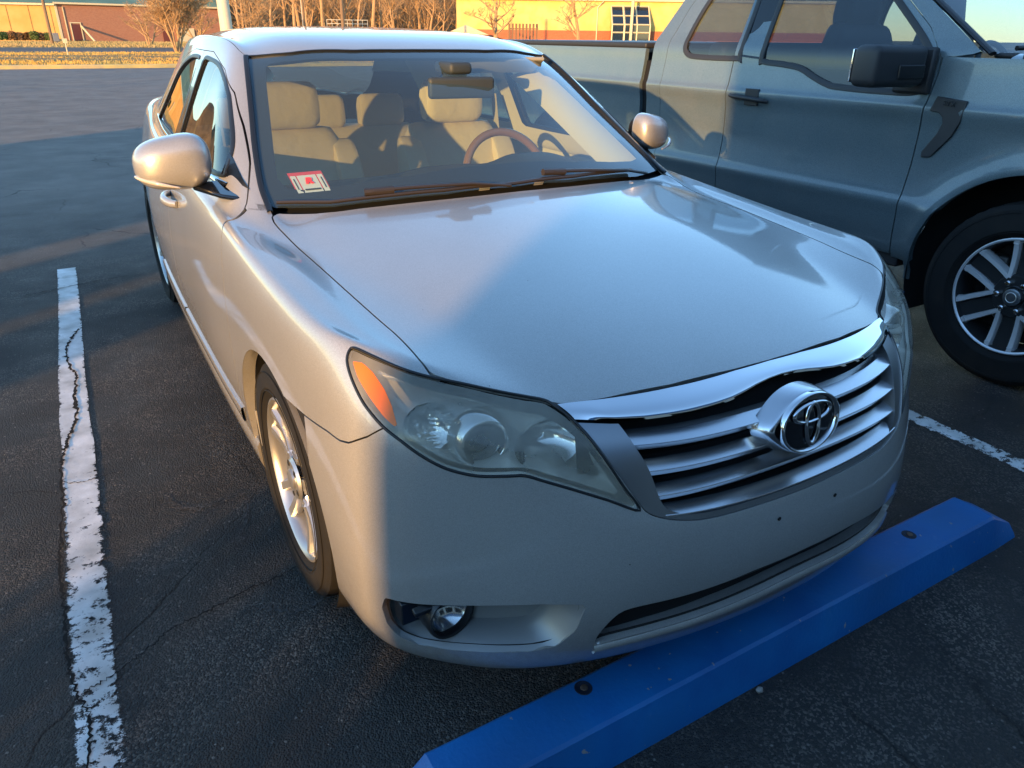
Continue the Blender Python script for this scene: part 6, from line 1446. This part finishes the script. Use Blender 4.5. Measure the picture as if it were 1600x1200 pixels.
mb = MB(); fbox(mb, Y, ue-2.0, ue-1.86, .02, 5.2, .04, .16); mb.tube([oy+uy_*(ue-1.93)+ny_*.10+Vector((0, 0, 5.2)), oy+uy_*(ue-1.2)+ny_*.45+Vector((0, 0, 5.95))], .08, 8); ypart(mb.build('downspout', TRIM, YB))
ent = MB(); gls = MB(); W_ = 5.4
def ep(u, d, z): p = oy+uy_*(ue+u)+ny_*d; return Vector((p.x, p.y, z))
gls.prism([ep(0, 2.2, .05), ep(W_, 2.2, .05), ep(W_, 2.2, 3.0), ep(0, 2.2, 3.0)], tuple(-ny_*.05)); gls.prism([ep(0, 2.2, 3.02), ep(W_, 2.2, 3.02), ep(W_, .05, 5.3), ep(0, .05, 5.3)], (0, 0, -.05))
gls.prism([ep(0, 2.18, .05), ep(0, 2.18, 3.0), ep(0, .05, 5.2), ep(0, .05, .05)], tuple(uy_*.05)); gls.prism([ep(W_-.05, 2.18, .05), ep(W_-.05, 2.18, 3.0), ep(W_-.05, .05, 5.2), ep(W_-.05, .05, .05)], tuple(uy_*.05))
g_ = ypart(gls.build('entrance_glass', mat('dark_glass', (.015, .025, .04), .08, 0, coat=1), YB))
for u in (0, 1.75, 3.55, 5.4):
    wd = .11 if u != 1.75 else .16; ent.tube([ep(u, 2.24, 0), ep(u, 2.24, 3.02)], wd, 4); ent.tube([ep(u, 2.24, 3.02), ep(u, .08, 5.36)], wd, 4)
for z in (.15, 2.0, 3.02): ent.tube([ep(0, 2.24, z), ep(W_, 2.24, z)], .09, 4)
for (d, z) in ((1.2, 4.12), (.08, 5.36)): ent.tube([ep(0, d, z+.03), ep(W_, d, z+.03)], .09, 4)
ent.tube([ep(2.65, 2.6, 0), ep(2.65, 2.6, 6.3)], .22, 6)
mb_ = ent.build('entrance_frame', TRIM, YB); ypart(mb_)
# ---- the side of the lot behind the camera (it shades the bays and is mirrored in the paint)
SHOPB = mat('shop_wall', (.30, .29, .27), .9); SHOP = empty('shop_building', (12, -6, 0), label='long low shop building behind the camera, facing the parking bays', cat='building')
def spart(o): o.matrix_parent_inverse = Matrix.Translation((-12, 6, 0)); return o
mb = MB(); mb.box((12.8, -12.45, 2.6), (22, 7.0, 2.6)); spart(mb.build('wall', SHOPB, SHOP)); mb = MB(); mb.box((12.8, -5.35, 4.3), (22.0, .14, .55)); spart(mb.build('fascia', mat('fascia_blue', (.03, .09, .22), .4), SHOP))
mb = MB()
for k in range(9): mb.box((-6.5+k*4.6, -5.47, 1.7), (1.7, .02, 1.25))
spart(mb.build('shop_window', mat('shop_glass', (.02, .03, .04), .08, coat=1), SHOP)); mb = MB(); mb.box((12.8, -4.3, .07), (22, 1.1, .07)); tag(mb.build('sidewalk', mat('walk_concrete', (.34, .33, .31), .9), bevel=.02), kind='structure')
mb = MB(); n_ = 60; q = random.Random(5)
def qpt(qv, t): return Vector((-.574*qv-.819*t, .819*qv-.574*t, 0))
V = []; F = []
for i in range(4200):
    qv = q.uniform(.75, 2.05); t = q.uniform(7.6, 8.5); ztop = 1.20+.06*math.sin(qv*9)-.16*max(0, (qv-1.5)/.5); z = q.uniform(.02, ztop); p = qpt(qv, t)+Vector((0, 0, z)); s = .035
    e1 = Vector((q.uniform(-1, 1), q.uniform(-1, 1), q.uniform(-1, 1))).normalized()*s; e2 = e1.orthogonal().normalized()*s; n0 = len(V); V += [p-e1, p+e2, p+e1, p-e2]; F.append((n0, n0+1, n0+2, n0+3))
tag(mobj('hedge', V, F, BG, smooth=False), 'low clipped green hedge in front of the shop corner behind the camera', 'hedge')  # leafy block added out of view to shade the ground by the bays
for i, (q0, q1, t, h) in enumerate([(3.32, 3.96, 12.5, 3.6), (4.12, 5.05, 13.4, 3.6)]):  # slabs added out of view, spaced so thin sun stripes pass between
    a, b_, c_, d_ = qpt(q0, t), qpt(q1, t), qpt(q1, t+.7), qpt(q0, t+.7); mb = MB(); mb.prism([a, b_, c_, d_], (0, 0, h)); mb.prism([a+Vector((0, 0, h+.002)), b_+Vector((0, 0, h+.002)), c_+Vector((0, 0, h+.002)), d_+Vector((0, 0, h+.002))], (0, 0, .12))
    tag(mb.build('brick_pier', BRICK, bevel=.01), ['narrower brick gate pier at the side of the lot', 'broader brick gate pier at the side of the lot'][i], 'pier')
a, b_, c_, d_ = qpt(5.4, 15), qpt(10.9, 15), qpt(10.9, 19), qpt(5.4, 19); mb = MB(); mb.prism([a, b_, c_, d_], (0, 0, 3.8)); tag(mb.build('storage_shed', SHOPB), 'plain grey storage shed at the left side of the lot', 'shed')  # box added out of view to shade the ground further back
thin = [tree_mesh('lot_tree_%d' % i, BARKD, 9, .17, 60+i, .5, 1, 4, (3, 4), clean=.3) for i in range(2)]
for i, (qv, t) in enumerate([(22, 24), (24.5, 28), (28, 30), (29.2, 26), (32.5, 31), (35.5, 27)]):
    p = qpt(qv, t); place('bare_tree', thin[i % 2], (p.x, p.y, 0), 'dark bare tree along the left edge of the lot', 'tree', 'bare trees at the left edge of the lot', i*1.1, 1)
